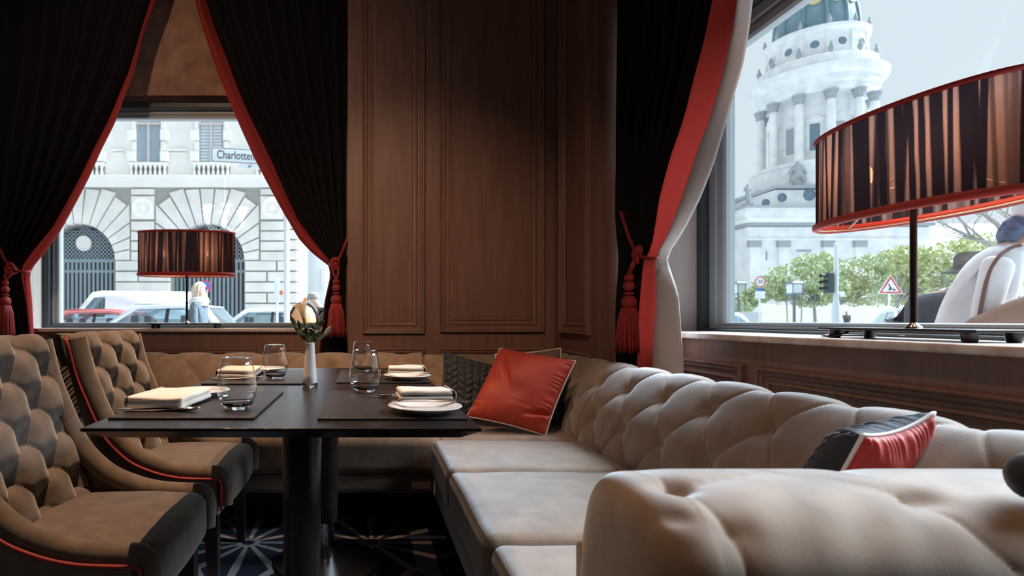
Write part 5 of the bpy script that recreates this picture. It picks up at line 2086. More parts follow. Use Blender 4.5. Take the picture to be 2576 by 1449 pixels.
WHITEP = mat('white_paint', (0.86, 0.88, 0.89), 0.25, coat=0.6)
SILVERP = mat('silver_paint', (0.74, 0.77, 0.79), 0.25, metal=0.25, coat=0.6)
PALERED = mat('red_paint', (0.55, 0.16, 0.16), 0.3, coat=0.5)
car('white panel van parked before the arched gate', (PY(300, 800, 19.5).x + 0.2, 19.5, GZ), radians(180 + 16), WHITEP, 4.9, 1.9, 2.02, van=True)
car('silver hatchback parked beside the blonde pedestrian', (PY(385, 800, 13.2).x + 0.05, 13.2, GZ), pi, SILVERP, 4.3, 1.75, 1.45)
car('pale red saloon parked half behind the silver hatchback', (PY(235, 800, 15.6).x - 0.3, 15.9, GZ), pi, PALERED, 4.4, 1.75, 1.37)
car('white saloon parked next to the street sign post', (PY(640, 800, 18.2).x + 0.15, 18.2, GZ), pi, WHITEP, 4.5, 1.78, 1.44)

# orange rounded container by the post
ob = thing('container', 'orange round-topped container beside the street sign post', 'bin', (PY(764, 800, 12).x, 12, GZ))
w = 0.26
MB().lathe([(0.22, 0), (0.26, 0.05), (0.275, 0.5), (0.275, 1.05), (0.25, 1.22), (0.18, 1.35), (0.08, 1.42), (0, 1.43)], 28).build('body', mat('orange_plastic', (0.70, 0.30, 0.13), 0.5), ob, local=True)
MB().tube([Vector((0.29 * cos(a), -0.02, 1.10 + 0.36 * sin(a))) for a in [pi * i / 16 for i in range(17)]], 0.03, 8).build('lid_rim', PLASTIC, ob, local=True, sharp=0)


# ------------------------------------------------------------------ people
def skin_body(name, pts, edges, radii, mats, assign, parent, sub=2):
    """continuous body grown over a skeleton; assign(co) -> material slot"""
    me = bpy.data.meshes.new(name)
    me.from_pydata(pts, edges, [])
    o = bpy.data.objects.new(name, me)
    COL.objects.link(o)
    md = o.modifiers.new('skin', 'SKIN')
    md.use_smooth_shade = True
    for i, r in enumerate(radii):
        rr = r if isinstance(r, tuple) else (r, r)
        me.skin_vertices[0].data[i].radius = rr
        me.skin_vertices[0].data[i].use_root = (i == 0)
    sb_ = o.modifiers.new('sub', 'SUBSURF')
    sb_.levels = sub
    sb_.render_levels = sub
    dg = bpy.context.evaluated_depsgraph_get()
    m2 = bpy.data.meshes.new_from_object(o.evaluated_get(dg))
    bpy.data.objects.remove(o)
    m2.name = name
    m2.materials.clear()
    for m in mats:
        m2.materials.append(m)
    m2.polygons.foreach_set('material_index', [assign(p.center) for p in m2.polygons])
    m2.polygons.foreach_set('use_smooth', [True] * len(m2.polygons))
    b = bpy.data.objects.new(name, m2)
    COL.objects.link(b)
    b.parent = parent
    ROOTM[b.name] = ROOTM[parent.name]
    return b


SKINM = mat('skin', (0.55, 0.36, 0.28), 0.6)
DENIM = mat('dark_trousers', (0.045, 0.05, 0.065), 0.8)
SHOE = mat('shoe_leather', (0.03, 0.025, 0.02), 0.5)


def walker(label, loc, rz, H, top, hairm, lean=0.0, stride=0.22, pants=DENIM, arm_fwd=0.15, coat_z=0.50, head_pitch=0.0, bulk=1.0, face=True):
    """figure facing local +x; lean moves the torso forward from the hips"""
    root = thing('person', label, 'person', loc, rz)
    hip, ch, nk, hd = 0.52 * H, 0.74 * H, 0.825 * H, 0.875 * H
    def L(z):                                   # forward offset by lean
        return max(0, z - hip) * lean
    def D(z):                                   # height lost by leaning
        t = max(0, z - hip)
        return hip + t * sqrt(max(0.1, 1 - min(0.85, lean * 0.55) ** 2)) if z > hip else z
    P = [(0, 0, hip), (L(0.62 * H), 0, D(0.62 * H)), (L(ch), 0, D(ch)), (L(nk) + .01, 0, D(nk)), (L(hd) + 0.02 + head_pitch * .05, 0, D(hd)), (L(0.935 * H) + 0.02 + head_pitch * .12, 0, D(0.935 * H) - head_pitch * .03), (L(0.985 * H) + 0.005 + head_pitch * .15, 0, D(0.985 * H) - head_pitch * .05)]
    E = [(0, 1), (1, 2), (2, 3), (3, 4), (4, 5), (5, 6)]
    b = bulk
    Rr = [(0.125 * b, 0.155 * b), (0.115 * b, 0.150 * b), (0.125 * b, 0.175 * b), 0.056, (0.075, 0.065), (0.095, 0.080), (0.06, 0.055)]
    for sg in (-1, 1):
        k = len(P)
        st = stride * sg
        P += [(st * 0.15, sg * 0.095, hip - 0.06 * H), (st * 0.55, sg * 0.095, 0.285 * H), (st, sg * 0.09, 0.05 * H), (st + 0.13, sg * 0.10, 0.022 * H)]
        E += [(0, k), (k, k + 1), (k + 1, k + 2), (k + 2, k + 3)]
        Rr += [0.092 * b, 0.065, 0.045, 0.034]
        k = len(P)
        fw = -arm_fwd * sg + 0.0
        P += [(L(ch) - 0.01, sg * 0.185 * b, D(0.795 * H)), (L(ch) + fw * 0.35 - 0.03, sg * 0.225 * b, D(0.795 * H) - 0.165 * H), (L(ch) + fw + 0.05, sg * 0.205 * b, D(0.795 * H) - 0.31 * H), (L(ch) + fw + 0.08, sg * 0.20 * b, D(0.795 * H) - 0.355 * H)]
        E += [(2, k), (k, k + 1), (k + 1, k + 2), (k + 2, k + 3)]
        Rr += [0.070 * b, 0.056 * b, 0.042 * b, 0.034]
        h = Vector(P[-1])
        j0 = len(P) - 1
        for f in range(4):                       # fingers
            k = len(P)
            y = (f - 1.5) * 0.017
            P += [tuple(h + Vector((0.012, y, -0.055 - 0.006 * (1.5 - abs(f - 1.5))))), tuple(h + Vector((0.030, y, -0.085 - 0.006 * (1.5 - abs(f - 1.5)))))]
            E += [(j0, k), (k, k + 1)]
            Rr += [0.009, 0.007]
        k = len(P)
        P += [tuple(h + Vector((0.035, -sg * 0.015, -0.03))), tuple(h + Vector((0.05, -sg * 0.018, -0.055)))]
        E += [(j0, k), (k, k + 1)]
        Rr += [0.010, 0.008]
    zn = D(nk) + 0.01
    xn = L(nk)
    def assign(c):
        if c.z > zn and abs(c.y) < 0.14 and c.x > xn - 0.16:
            return 0
        if c.z < 0.045 * H:
            return 3
        if abs(c.y) > 0.14 * b and c.z < D(0.795 * H) - 0.34 * H and c.z > coat_z * H - 0.20 * H and abs(c.y) > 0.165 * b:
            return 0
        if c.z < coat_z * H:
            return 2
        return 1
    body = skin_body('body', P, E, Rr, [SKINM, top, pants, SHOE], assign, root)
    hx, hz = P[5][0], P[5][2]
    if face:
        fc = MB()
        fc.sphere((hx + 0.098, 0, hz - 0.02), 0.016, 6, sx=1.1, sy=.7, sz=1.4)
        for sg in (-1, 1):
            fc.sphere((hx + 0.0, sg * 0.082, hz - 0.015), 0.022, 6, sx=.9, sy=.4, sz=1.4)
        fc.build('nose_and_ears', SKINM, body, local=True, sharp=0)
        ey = MB()
        for sg in (-1, 1):
            ey.sphere((hx + 0.082, sg * 0.032, hz + 0.005), 0.009, 6)
        ey.build('eyes', PLASTIC, body, local=True, sharp=0)
        MB().sphere((hx + 0.080, 0, hz - 0.062), 0.018, 6, sx=.5, sz=.3).build('mouth', mat('lips', (0.45, 0.2, 0.18), 0.5), body, local=True, sharp=0)
    return root, body, Vector((hx, 0, hz)), Vector((L(ch), 0, D(ch)))


BLOND = mat('blond_hair', (0.62, 0.52, 0.40), 0.6, noise_s=40, noise_a=0.15)
JACK = mat('slate_jacket', (0.10, 0.13, 0.15), 0.7, noise_s=12, noise_a=0.35)
SCARF = mat('pale_scarf', (0.66, 0.68, 0.68), 0.8)
wc = PY(502, 800, 8.6)
wr_, wbody, hd, chst = walker('pedestrian with long blond hair and pale scarf in slate jacket', (wc.x, wc.y, GZ), radians(-8), 1.665, JACK, BLOND, stride=0.25)
hm = MB()
def hairf(u, v):
    a = 2 * pi * u
    z = lerp(0.125, -0.34, v)
    r = 0.112 * (1 - max(0, -z - 0.0) * 0.3) if v > 0.25 else 0.112 * sqrt(max(0.0, 1 - ((z - 0.0) / 0.127) ** 2))
    fr = cos(a)
    x = r * fr
    if fr > 0.2 and z < 0.05:
        x = min(x, 0.035)
    return Vector((hd.x - 0.02 + x - 0.03 * v, r * 0.88 * sin(a) * (1 + .1 * sin(9 * a)), hd.z + z))
hm.grid(hairf, 40, 20, closeu=True)
hm.build('hair', BLOND, wbody, local=True, sharp=0)
sc_ = MB()
for i in range(3):
    rr = 0.095 + 0.012 * (i % 2)
    sc_.tube([Vector((hd.x - 0.03 + rr * cos(t) * 1.15, rr * sin(t) * 1.15, hd.z - 0.145 - 0.035 * i + 0.012 * cos(t))) for t in [j * 2 * pi / 20 for j in range(20)]], 0.036, 8, closed=True)
sc_.build('scarf', SCARF, wbody, local=True, sharp=0)

# bent pedestrian in dark clothes with grey cap beside the orange container
CAPM = mat('grey_cap', (0.30, 0.29, 0.27), 0.8)
bc = PY(815, 800, 10.5)
pr, pb, hd, chst = walker('pedestrian with grey cap and glasses in dark coat by the orange container', (bc.x + 0.1, bc.y, GZ), pi, 1.62, mat('dark_coat', (0.03, 0.035, 0.045), 0.7), CAPM, lean=0.35, head_pitch=0.4)
MB().lathe([(0.108, -0.0), (0.112, 0.02), (0.10, 0.075), (0.05, 0.105), (0, 0.11)], 24, (hd.x - 0.01, 0, hd.z + 0.02)).build('cap', CAPM, pb, local=True)
gl = MB()
for sg in (-1, 1):
    gl.tube([(hd.x + 0.095, sg * 0.033 + 0.022 * cos(t), hd.z + 0.004 + 0.02 * sin(t)) for t in [i * 2 * pi / 14 for i in range(14)]], 0.004, 6, closed=True)
    gl.tube([(hd.x + 0.095, sg * 0.055, hd.z + 0.005), (hd.x, sg * 0.085, hd.z + 0.005)], 0.004, 6)
gl.build('glasses', PLASTIC, pb, local=True)

# two pedestrians close to the dome window
CHARC = mat('charcoal_jacket', (0.055, 0.062, 0.075), 0.7, noise_s=8, noise_a=0.25)
WJACK = mat('white_jacket', (0.70, 0.75, 0.78), 0.75, noise_s=5, noise_a=0.10, bump=1.0, bump_s=9)
q1 = PY(2372, 800, 3.75)
r1, b1, hd, chst = walker('stooping pedestrian in charcoal jacket and grey brimmed hat with clear shoulder bag', (q1.x + 0.0, q1.y, GZ), radians(12), 1.56, CHARC, CAPM, lean=0.33, head_pitch=0.5, bulk=1.35, arm_fwd=0.05)
HATM = mat('grey_hat', (0.19, 0.19, 0.175), 0.85, noise_s=14, col2=(0.10, 0.10, 0.095))
MB().lathe([(0.100, 0.0), (0.165, -0.035), (0.168, -0.028), (0.108, 0.012), (0.105, 0.07), (0.085, 0.10), (0, 0.108)], 30, (hd.x - 0.01, 0, hd.z + 0.03)).build('hat', HATM, b1, local=True)
CLEAR = mat('dark_shoulder_bag', (0.05, 0.06, 0.065), 0.18, coat=0.8)
bg = MB().rbox(-0.14, 0.14, -0.07, 0.07, -0.16, 0.14, r=0.065, n=6)
bgx = Matrix.Translation((chst.x + 0.02, -0.31, chst.z - 0.30)) @ Matrix.Rotation(radians(10), 4, 'Y')
bag = bg.xf(bgx).build('shoulder_bag', CLEAR, b1, local=True, sharp=0)
PALEP = mat('pale_plastic', (0.55, 0.60, 0.62), 0.4)
MB().tube([bgx @ Vector((0.15 * cos(t), -0.072, 0.155 * sin(t) - 0.01)) for t in [i * 2 * pi / 28 for i in range(28)]], 0.007, 6, closed=True).build('bag_seam', PALEP, bag, local=True, sharp=0)
for dx, dz in ((-0.03, 0.06), (0.05, 0.07), (-0.01, 0.02)):
    MB().rbox(dx - .016, dx + .016, -0.088, -0.070, dz - .018, dz + .018, r=0.004, n=2).xf(bgx).build('buckle', PALEP, bag, local=True)
MB().tube(smooth_path([bgx @ Vector((-0.12, 0, 0.12)), (chst.x - 0.02, -0.18, chst.z + 0.10), (chst.x + 0.05, 0.0, chst.z + 0.16), (chst.x, 0.2, chst.z + 0.02)], 20), 0.012, 6).build('strap', PALEP, bag, local=True, sharp=0)

q2 = PY(2385, 800, 3.2)
r2, b2, hd, chst = walker('stooping pedestrian in white hooded jacket with tan satchel and plaid hat', (q2.x, q2.y, GZ), radians(-40), 1.83, WJACK, CAPM, lean=0.45, head_pitch=0.2, bulk=1.02, arm_fwd=-0.12, pants=mat('pale_trousers', (0.6, 0.62, 0.63), 0.8), coat_z=0.46)
PLAID = mat('blue_plaid', (0.10, 0.17, 0.30), 0.8, noise_s=30, col2=(0.05, 0.07, 0.14))
MB().sphere((hd.x - 0.02, 0, hd.z + 0.02), 0.125, 12, sx=1.05).build('hood', WJACK, b2, local=True, sharp=0)
MB().lathe([(0.075, 0.0), (0.085, 0.02), (0.078, 0.055), (0.04, 0.08), (0, 0.085)], 24, (0, 0, 0)).xf(Matrix.Translation((hd.x - 0.12, -0.02, hd.z - 0.11)) @ Matrix.Rotation(radians(-70), 4, 'Y')).build('plaid_hat', PLAID, b2, local=True)
TAN = mat('tan_leather', (0.30, 0.19, 0.135), 0.55, noise_s=6, noise_a=0.12)
st = MB().rbox(-0.19, 0.19, -0.07, 0.07, -0.14, 0.14, r=0.06, n=6, fn=lambda p: (p.x, p.y, p.z - 0.05 * (p.x / 0.19) ** 2 * (1 if p.z < 0 else .3)))
sat = st.xf(Matrix.Translation((chst.x + 0.05, -0.295, chst.z - 0.27)) @ Matrix.Rotation(radians(-30), 4, 'Y')).build('satchel', TAN, b2, local=True, sharp=0)
MB().tube(smooth_path([(chst.x - 0.10, -0.295, chst.z - 0.22), (chst.x - 0.06, -0.25, chst.z + 0.0), (chst.x - 0.0, -0.20, chst.z + 0.12), (chst.x + 0.1, 0, chst.z + 0.15), (chst.x + 0.02, 0.2, chst.z)], 20), 0.009, 6).build('strap', mat('brown_strap', (0.16, 0.07, 0.05), 0.6), sat, local=True, sharp=0)

# ------------------------------------------------------------------ domed tower
PALE = mat('pale_limestone', (0.86, 0.86, 0.84), 0.85, noise_s=0.9, col2=(0.70, 0.72, 0.73), detail=6)
GREYST = mat('weathered_stone', (0.36, 0.39, 0.41), 0.85)
COPPER = mat('verdigris_copper', (0.19, 0.29, 0.33), 0.55, noise_s=0.7, col2=(0.13, 0.22, 0.26), detail=5)
GOLD = mat('gilding', (0.75, 0.60, 0.34), 0.3, metal=0.3)
DGLASS = mat('dim_window', (0.17, 0.24, 0.31), 0.25)
TY = 70.0
TXc = (2050 - PPX) / FPX * TY
KR = TY / FPX * cos(math.atan(1132 / 1450))


def TZ_(v):
    return ZC + (PPY - v) * TY / FPX


tw_ = thing('domed_tower', 'pale domed tower ringed with columns under a copper dome', 'tower', (TXc, TY, GZ))
def ringp(name, pr, mt, n=72, par=None, sharp=38):
    return MB().lathe([(w * KR, TZ_(v)) for w, v in pr], n, (TXc, TY, 0)).build(name, mt, par or tw_, sharp=sharp)
ringp('stylobate', [(0, 491), (168, 491), (172, 470), (172, 440), (176, 438), (176, 430), (160, 428), (0, 428)], PALE)
ringp('inner_drum', [(118, 430), (118, 250)], PALE)
ringp('entablature', [(0, 268), (150, 268), (152, 258), (150, 250), (160, 246), (160, 232), (172, 228), (178, 218), (180, 210), (150, 206), (0, 204)], PALE)
ringp('parapet', [(150, 206), (150, 186), (154, 185), (154, 181), (140, 180), (138, 206)], PALE)
ringp('attic_drum', [(127, 206), (127, 122), (129, 121), (137, 116), (138, 108), (124, 106), (0, 106)], PALE)
dome = ringp('dome', [(108, 108), (108.5, 96), (107, 70), (102, 44), (93, 18), (78, -8), (58, -30), (40, -42)], COPPER)
ringp('lantern_base', [(40, -38), (44, -40), (44, -48), (30, -50), (28, -90), (34, -92), (20, -110), (0, -118)], COPPER)
for i in range(12):
    a = 2 * pi * i / 12 + 0.12
    d = Vector((cos(a), sin(a), 0))
    path = [Vector((TXc, TY, TZ_(v))) + d * (w * KR + 0.03) for w, v in ((108, 104), (108, 84), (105, 58), (99, 34), (88, 8), (70, -18), (48, -38))]
    MB().tube(smooth_path(path, 20), 0.22, 6).build('dome_rib', COPPER, dome, sharp=0)
    a2 = a + pi / 12
    d2 = Vector((cos(a2), sin(a2), 0))
    c = Vector((TXc, TY, TZ_(38))) + d2 * (100.5 * KR)
    Mr = Matrix.Translation(c) @ Matrix.Rotation(a2, 4, 'Z') @ Matrix.Rotation(radians(72), 4, 'Y')
    MB().lathe([(0, 0.10), (0.42, 0.10), (0.48, 0.16), (0.58, 0.16), (0.60, 0.0)], 20, sx=.75, sy=1.05).xf(Mr).build('gilded_oculus', GOLD, dome)
    # column with base and capital
    ca = Vector((TXc, TY, 0)) + d * (146 * KR)
    z0, z1 = TZ_(430), TZ_(268)
    col = MB().lathe([(0.62, z0), (0.62, z0 + 0.25), (0.52, z0 + 0.4), (0.46, z0 + 0.6), (0.44, z1 - 2), (0.40, z1 - 1.05)], 16, ca).build('column', PALE, tw_)
    MB().lathe([(0.42, z1 - 1.05), (0.50, z1 - 1.0), (0.48, z1 - 0.7), (0.66, z1 - 0.35), (0.60, z1 - 0.3), (0.74, z1 - 0.05), (0.74, z1)], 8, ca).build('capital', GREYST, col)
    # drum window or niche
    wc_ = Vector((TXc, TY, TZ_(365))) + d2 * (118 * KR - 0.05)
    Mw = Matrix.Translation(wc_) @ Matrix.Rotation(a2, 4, 'Z')
    fr = MB().box(-0.1, 0.14, -0.75, 0.75, -1.9, 1.6).box(-0.1, 0.25, -0.95, 0.95, 1.6, 1.8)
    fr.prism([(-1.0, 1.8), (1.0, 1.8), (0, 2.45)], lambda y, z: Vector((-0.1, y, z)), lambda y, z: Vector((0.25, y, z)))
    f = fr.xf(Mw).build('window_surround', PALE, tw_, smooth=False)
    MB().box(0.10, 0.16, -0.48, 0.48, -1.7, 1.4).xf(Mw).build('window_pane', DGLASS if i % 2 else GREYST, f, smooth=False)
    # round window of the attic
    wc_ = Vector((TXc, TY, TZ_(150))) + d2 * (127 * KR - 0.02)
    Mo = Matrix.Translation(wc_) @ Matrix.Rotation(a2, 4, 'Z') @ Matrix.Rotation(pi / 2, 4, 'Y')
    o = MB().lathe([(0.46, 0.0), (0.46, 0.12), (0.60, 0.16), (0.66, 0.1), (0.66, 0.0)], 24).xf(Mo).build('oculus_frame', PALE, tw_)
    MB().lathe([(0, 0.05), (0.47, 0.05), (0.47, 0.0)], 24).xf(Mo).build('oculus_pane', DGLASS, o)
    # pilaster strip between
    wp = Vector((TXc, TY, 0)) + d * (127 * KR - 0.02)
    Mp = Matrix.Translation(wp) @ Matrix.Rotation(a, 4, 'Z')
    MB().box(0, 0.16, -0.28, 0.28, TZ_(206), TZ_(120)).xf(Mp).build('pilaster', PALE, tw_, smooth=False)
    # finial urns on the attic and parapet
    for rr, v, s in ((134, 108, 0.8), (150, 181, 1.0)):
        cu = Vector((TXc, TY, TZ_(v))) + d * (rr * KR)
        MB().lathe([(0.22 * s, 0), (0.16 * s, 0.12 * s), (0.30 * s, 0.45 * s), (0.22 * s, 0.75 * s), (0.12 * s, 0.85 * s), (0.16 * s, 1.0 * s), (0.04 * s, 1.3 * s), (0, 1.35 * s)], 10, cu).build('finial', GREYST, tw_)


# church block under the tower
CYf = 62.0
def cp(u, v, y=CYf):
    return PY(u, v, y)
cb_ = thing('church_block', 'pale stone church block with stepped gable below the domed tower', 'building', (cp(2030, 800).x, CYf + 8, GZ))
def cbox(name, u0, u1, v0, v1, y, d, mt=PALE, par=None):
    a, b = cp(u0, v1), cp(u1, v0)
    return MB().box(a.x, b.x, y, y + d, a.z, b.z).build(name, mt, par or cb_, smooth=False)
zb_ = PPY + (ZC - GZ) * FPX / CYf
cbox('wall', 1882, 2330, 560, zb_, CYf, 16)
cbox('frieze', 1878, 2335, 572, 600, CYf - 0.3, 16.3)
cbox('cornice', 1868, 2345, 552, 562, CYf - 0.9, 17)
cbox('cornice', 1873, 2340, 562, 570, CYf - 0.6, 17, GREYST)
cbox('cornice', 1876, 2338, 600, 606, CYf - 0.45, 16)
cbox('attic', 1884, 2330, 520, 552, CYf + 0.6, 15)
cbox('attic_coping', 1880, 2334, 515, 520, CYf + 0.3, 15.4, GREYST)
gp = [(1885, 516), (1885, 500), (1998, 462), (2120, 462), (2220, 500), (2220, 516)]
gm = MB().prism([(cp(u, v).x, cp(u, v).z) for u, v in gp], lambda x, z: Vector((x, CYf + 3, z)), lambda x, z: Vector((x, CYf + 13, z)))
gb = gm.build('gable', PALE, cb_, smooth=False)
cop = [cp(u, v) for u, v in ((1882, 500), (1998, 459), (2120, 459), (2224, 500))]
for a, b in zip(cop, cop[1:]):
    MB().prism([(a.x, a.z), (b.x, b.z), (b.x, b.z + 0.35), (a.x, a.z + 0.35)], lambda x, z: Vector((x, CYf + 2.6, z)), lambda x, z: Vector((x, CYf + 13, z))).build('gable_coping', GREYST, gb, smooth=False)
for u, v, r in ((1926, 510, .32), (1967, 497, .38), (2036, 490, .52)):
    c = cp(u, v, CYf + 3)
    MB().lathe([(0, 0.06), (r, 0.06), (r, 0.12), (r * 1.25, 0.12), (r * 1.3, 0)], 24).xf(Matrix.Translation((c.x, CYf + 3, c.z)) @ Matrix.Rotation(pi / 2, 4, 'X')).build('roundel_window', DGLASS, gb)
for u in (1895, 1968, 2080, 2160):
    p = cbox('pilaster', u - 12, u + 12, 606, zb_, CYf - 0.25, 0.4)
    cbox('capital', u - 15, u + 15, 606, 622, CYf - 0.4, 0.5, GREYST, p)
for u, v0, v1, w in ((1928, 632, 655, 1.2), (2022, 628, 634, 18), (2022, 640, 700, 16)):
    cbox('wall_recess', u - w, u + w, v0, v1, CYf - 0.04, 0.1, DGLASS if w < 3 else GREYST if v1 < 640 else PALE)
wg = cbox('side_wing', 1790, 1880, 585, zb_, CYf + 3, 10)
cbox('wing_cornice', 1785, 1882, 572, 586, CYf + 2.5, 10, PALE, wg)
# pediment of the portico on the far left
pm = MB().prism([(cp(1760, 560).x, cp(0, 560).z), (cp(1880, 560).x, cp(0, 560).z), (cp(1835, 528).x, cp(0, 528).z)], lambda x, z: Vector((x, CYf + 1.5, z)), lambda x, z: Vector((x, CYf + 9, z)))
pm.build('portico_pediment', PALE, cb_, smooth=False)


def statue(label, c, h, seated=False):
    root = thing('statue', label, 'statue', c)
    if seated:
        P = [(0, 0, 0.30 * h), (0, 0.02, 0.55 * h), (0, 0, 0.72 * h), (0, 0, 0.85 * h), (0, 0, 0.97 * h), (0.22 * h, -0.1, 0.34 * h), (0.26 * h, -0.12, 0.04 * h), (-0.24 * h, -0.1, 0.30 * h), (-0.30 * h, -0.12, 0.02 * h), (0.28 * h, 0, 0.58 * h), (0.42 * h, 0, 0.40 * h), (-0.26 * h, 0, 0.6 * h), (-0.38 * h, 0, 0.36 * h)]
        E = [(0, 1), (1, 2), (2, 3), (3, 4), (0, 5), (5, 6), (0, 7), (7, 8), (2, 9), (9, 10), (2, 11), (11, 12)]
        R = [0.20 * h, 0.15 * h, 0.15 * h, 0.06 * h, 0.08 * h, 0.12 * h, 0.09 * h, 0.12 * h, 0.09 * h, 0.07 * h, 0.05 * h, 0.07 * h, 0.05 * h]
    else:
        P = [(0, 0, 0.45 * h), (0, 0, 0.62 * h), (0, 0, 0.76 * h), (0, 0, 0.84 * h), (0, 0, 0.95 * h), (0.03 * h, 0, 0.22 * h), (0.04 * h, 0, 0.0), (-0.14 * h, 0, 0.70 * h), (-0.18 * h, -0.05, 0.55 * h), (0.14 * h, 0, 0.70 * h), (0.14 * h, -0.08, 0.56 * h)]
        E = [(0, 1), (1, 2), (2, 3), (3, 4), (0, 5), (5, 6), (2, 7), (7, 8), (2, 9), (9, 10)]
        R = [0.11 * h, 0.10 * h, 0.11 * h, 0.045 * h, 0.06 * h, 0.115 * h, 0.13 * h, 0.05 * h, 0.04 * h, 0.05 * h, 0.04 * h]
    skin_body('figure', [tuple(p) for p in P], E, R, [GREYST], lambda c: 0, root, 1)
    MB().box(-0.35 * h * .5, 0.35 * h * .5, -0.3 * h * .5, 0.3 * h * .5, -0.10 * h, 0.01).build('pedestal', GREYST, root, local=True, smooth=False)
    return root


c = cp(1881, 514, CYf + 1.2)
statue('standing stone statue at the corner of the church block', (c.x, c.y, cp(0, 515, CYf + 0.6).z + 0.25), 2.35)
c = cp(2008, 440, CYf + 5)
statue('seated stone statue on the church gable before the columns', (cp(2006, 0, CYf + 3.4).x, CYf + 3.4, cp(0, 459).z + 0.70), 2.6, True)

# long pale wing behind the trees
lw = thing('long_building', 'long pale building behind the trees with hipped roof', 'building', (cp(2420, 800, 80).x, 84, GZ))
a, b = PY(2090, 640, 80), PY(2760, 640, 80)
MB().box(a.x, b.x, 80, 92, GZ, a.z).build('wall', PALE, lw, smooth=False)
zr = PY(0, 545, 80).z
MB().add([(a.x - .5, 79.5, a.z), (b.x, 79.5, a.z), (b.x, 92, a.z), (a.x - .5, 92, a.z), (a.x + 6, 86, zr), (b.x, 86, zr)], [(0, 1, 5, 4), (1, 2, 5), (2, 3, 4, 5), (3, 0, 4)]).build('roof', mat('grey_roof', (0.42, 0.45, 0.48), 0.7), lw, smooth=False)
for i in range(12):
    p = PY(2125 + i * 42, 690, 80)
    MB().box(p.x - 0.6, p.x + 0.6, 79.9, 80, p.z - 1.6, p.z + 1.2).build('window', DGLASS, lw, smooth=False)

# hoarding and low walls under the trees
HOARD = mat('cream_hoarding', (0.88, 0.82, 0.70), 0.8)
HOARDG = mat('grey_hoarding', (0.72, 0.77, 0.80), 0.8)
hr = thing('site_hoarding', 'cream panelled hoarding behind the lanterns and tree trunks', 'hoarding', (PY(2080, 800, 44).x, 44, GZ))
u = 1916
k = 0
while u < 2560:
    a, b = PY(u + 0.6, 768 if k % 3 else 764, 44), PY(u + 36, 768, 44)
    MB().box(a.x, b.x, 44, 44.08, GZ, a.z).build('panel', HOARD if (u < 2010 or k % 4 == 0) else mat('white_hoarding', (0.86, 0.85, 0.84), 0.8), hr, smooth=False)
    u += 37
    k += 1
gk = thing('kiosk', 'low grey box unit behind the speed limit sign', 'kiosk', (PY(1888, 800, 33).x, 33, GZ))
a, b = PY(1862, 786, 33), PY(1915, 786, 33)
MB().box(a.x, b.x, 33, 34.2, GZ, a.z - 0.05).build('body', HOARDG, gk, smooth=False)
MB().box(a.x - .05, b.x + .05, 32.95, 34.25, a.z - 0.05, a.z + 0.02).build('lid', POSTM, gk, smooth=False)

# ------------------------------------------------------------------ street furniture on the square
LANTG = mat('lantern_glass', (0.62, 0.68, 0.70), 0.3)
LANTM = mat('lantern_metal', (0.13, 0.16, 0.18), 0.5)


def lantern(label, u, Y):
    c = PY(u, 800, Y)
    zb, zt = PY(0, 741, Y).z - GZ, PY(0, 715, Y).z - GZ
    root = thing('lantern', label, 'lantern', (c.x, Y, GZ), group='four-legged lanterns on the square')
    MB().lathe([(0.30, 0), (0.30, 0.9), (0.22, 0.95), (0, 0.95)], 4, a0=pi / 4, a1=pi / 4 + 2 * pi).build('plinth', GREYST, root, local=True, smooth=False)
    MB().lathe([(0.06, 0.9), (0.06, zb)], 12).build('stem', LANTM, root, local=True)
    for a in range(4):
        d = Vector((cos(pi / 4 + a * pi / 2), sin(pi / 4 + a * pi / 2), 0))
        MB().tube([d * 0.28 + Vector((0, 0, 0.9)), d * 0.32 + Vector((0, 0, zb))], 0.022, 6).build('leg', LANTM, root, local=True)
        MB().tube([d * 0.33 + Vector((0, 0, zb)), d * 0.36 + Vector((0, 0, zt))], 0.022, 6).build('corner_bar', LANTM, root, local=True)
    MB().lathe([(0.40, zb - 0.03), (0.40, zb + 0.05)], 4, a0=pi / 4, a1=pi / 4 + 2 * pi).build('tray', LANTM, root, local=True, smooth=False)
    MB().lathe([(0.32, zb + 0.05), (0.35, zt)], 4, a0=pi / 4, a1=pi / 4 + 2 * pi).build('glass', LANTG, root, local=True, smooth=False)
    MB().lathe([(0.42, zt), (0.42, zt + 0.05), (0.28, zt + 0.14), (0.0, zt + 0.18)], 4, a0=pi / 4, a1=pi / 4 + 2 * pi).build('cap', LANTM, root, local=True, smooth=False)
    return root


lantern('four-legged lantern between the speed limit sign and the traffic light', 1998, 29)
lantern('four-legged lantern on the far side of the speed limit sign from the traffic light', 1859, 35)
disc_sign('round speed limit sign reading 30 on the square', 1912, 709, 31, 0.30, 'speed', 0, '30')

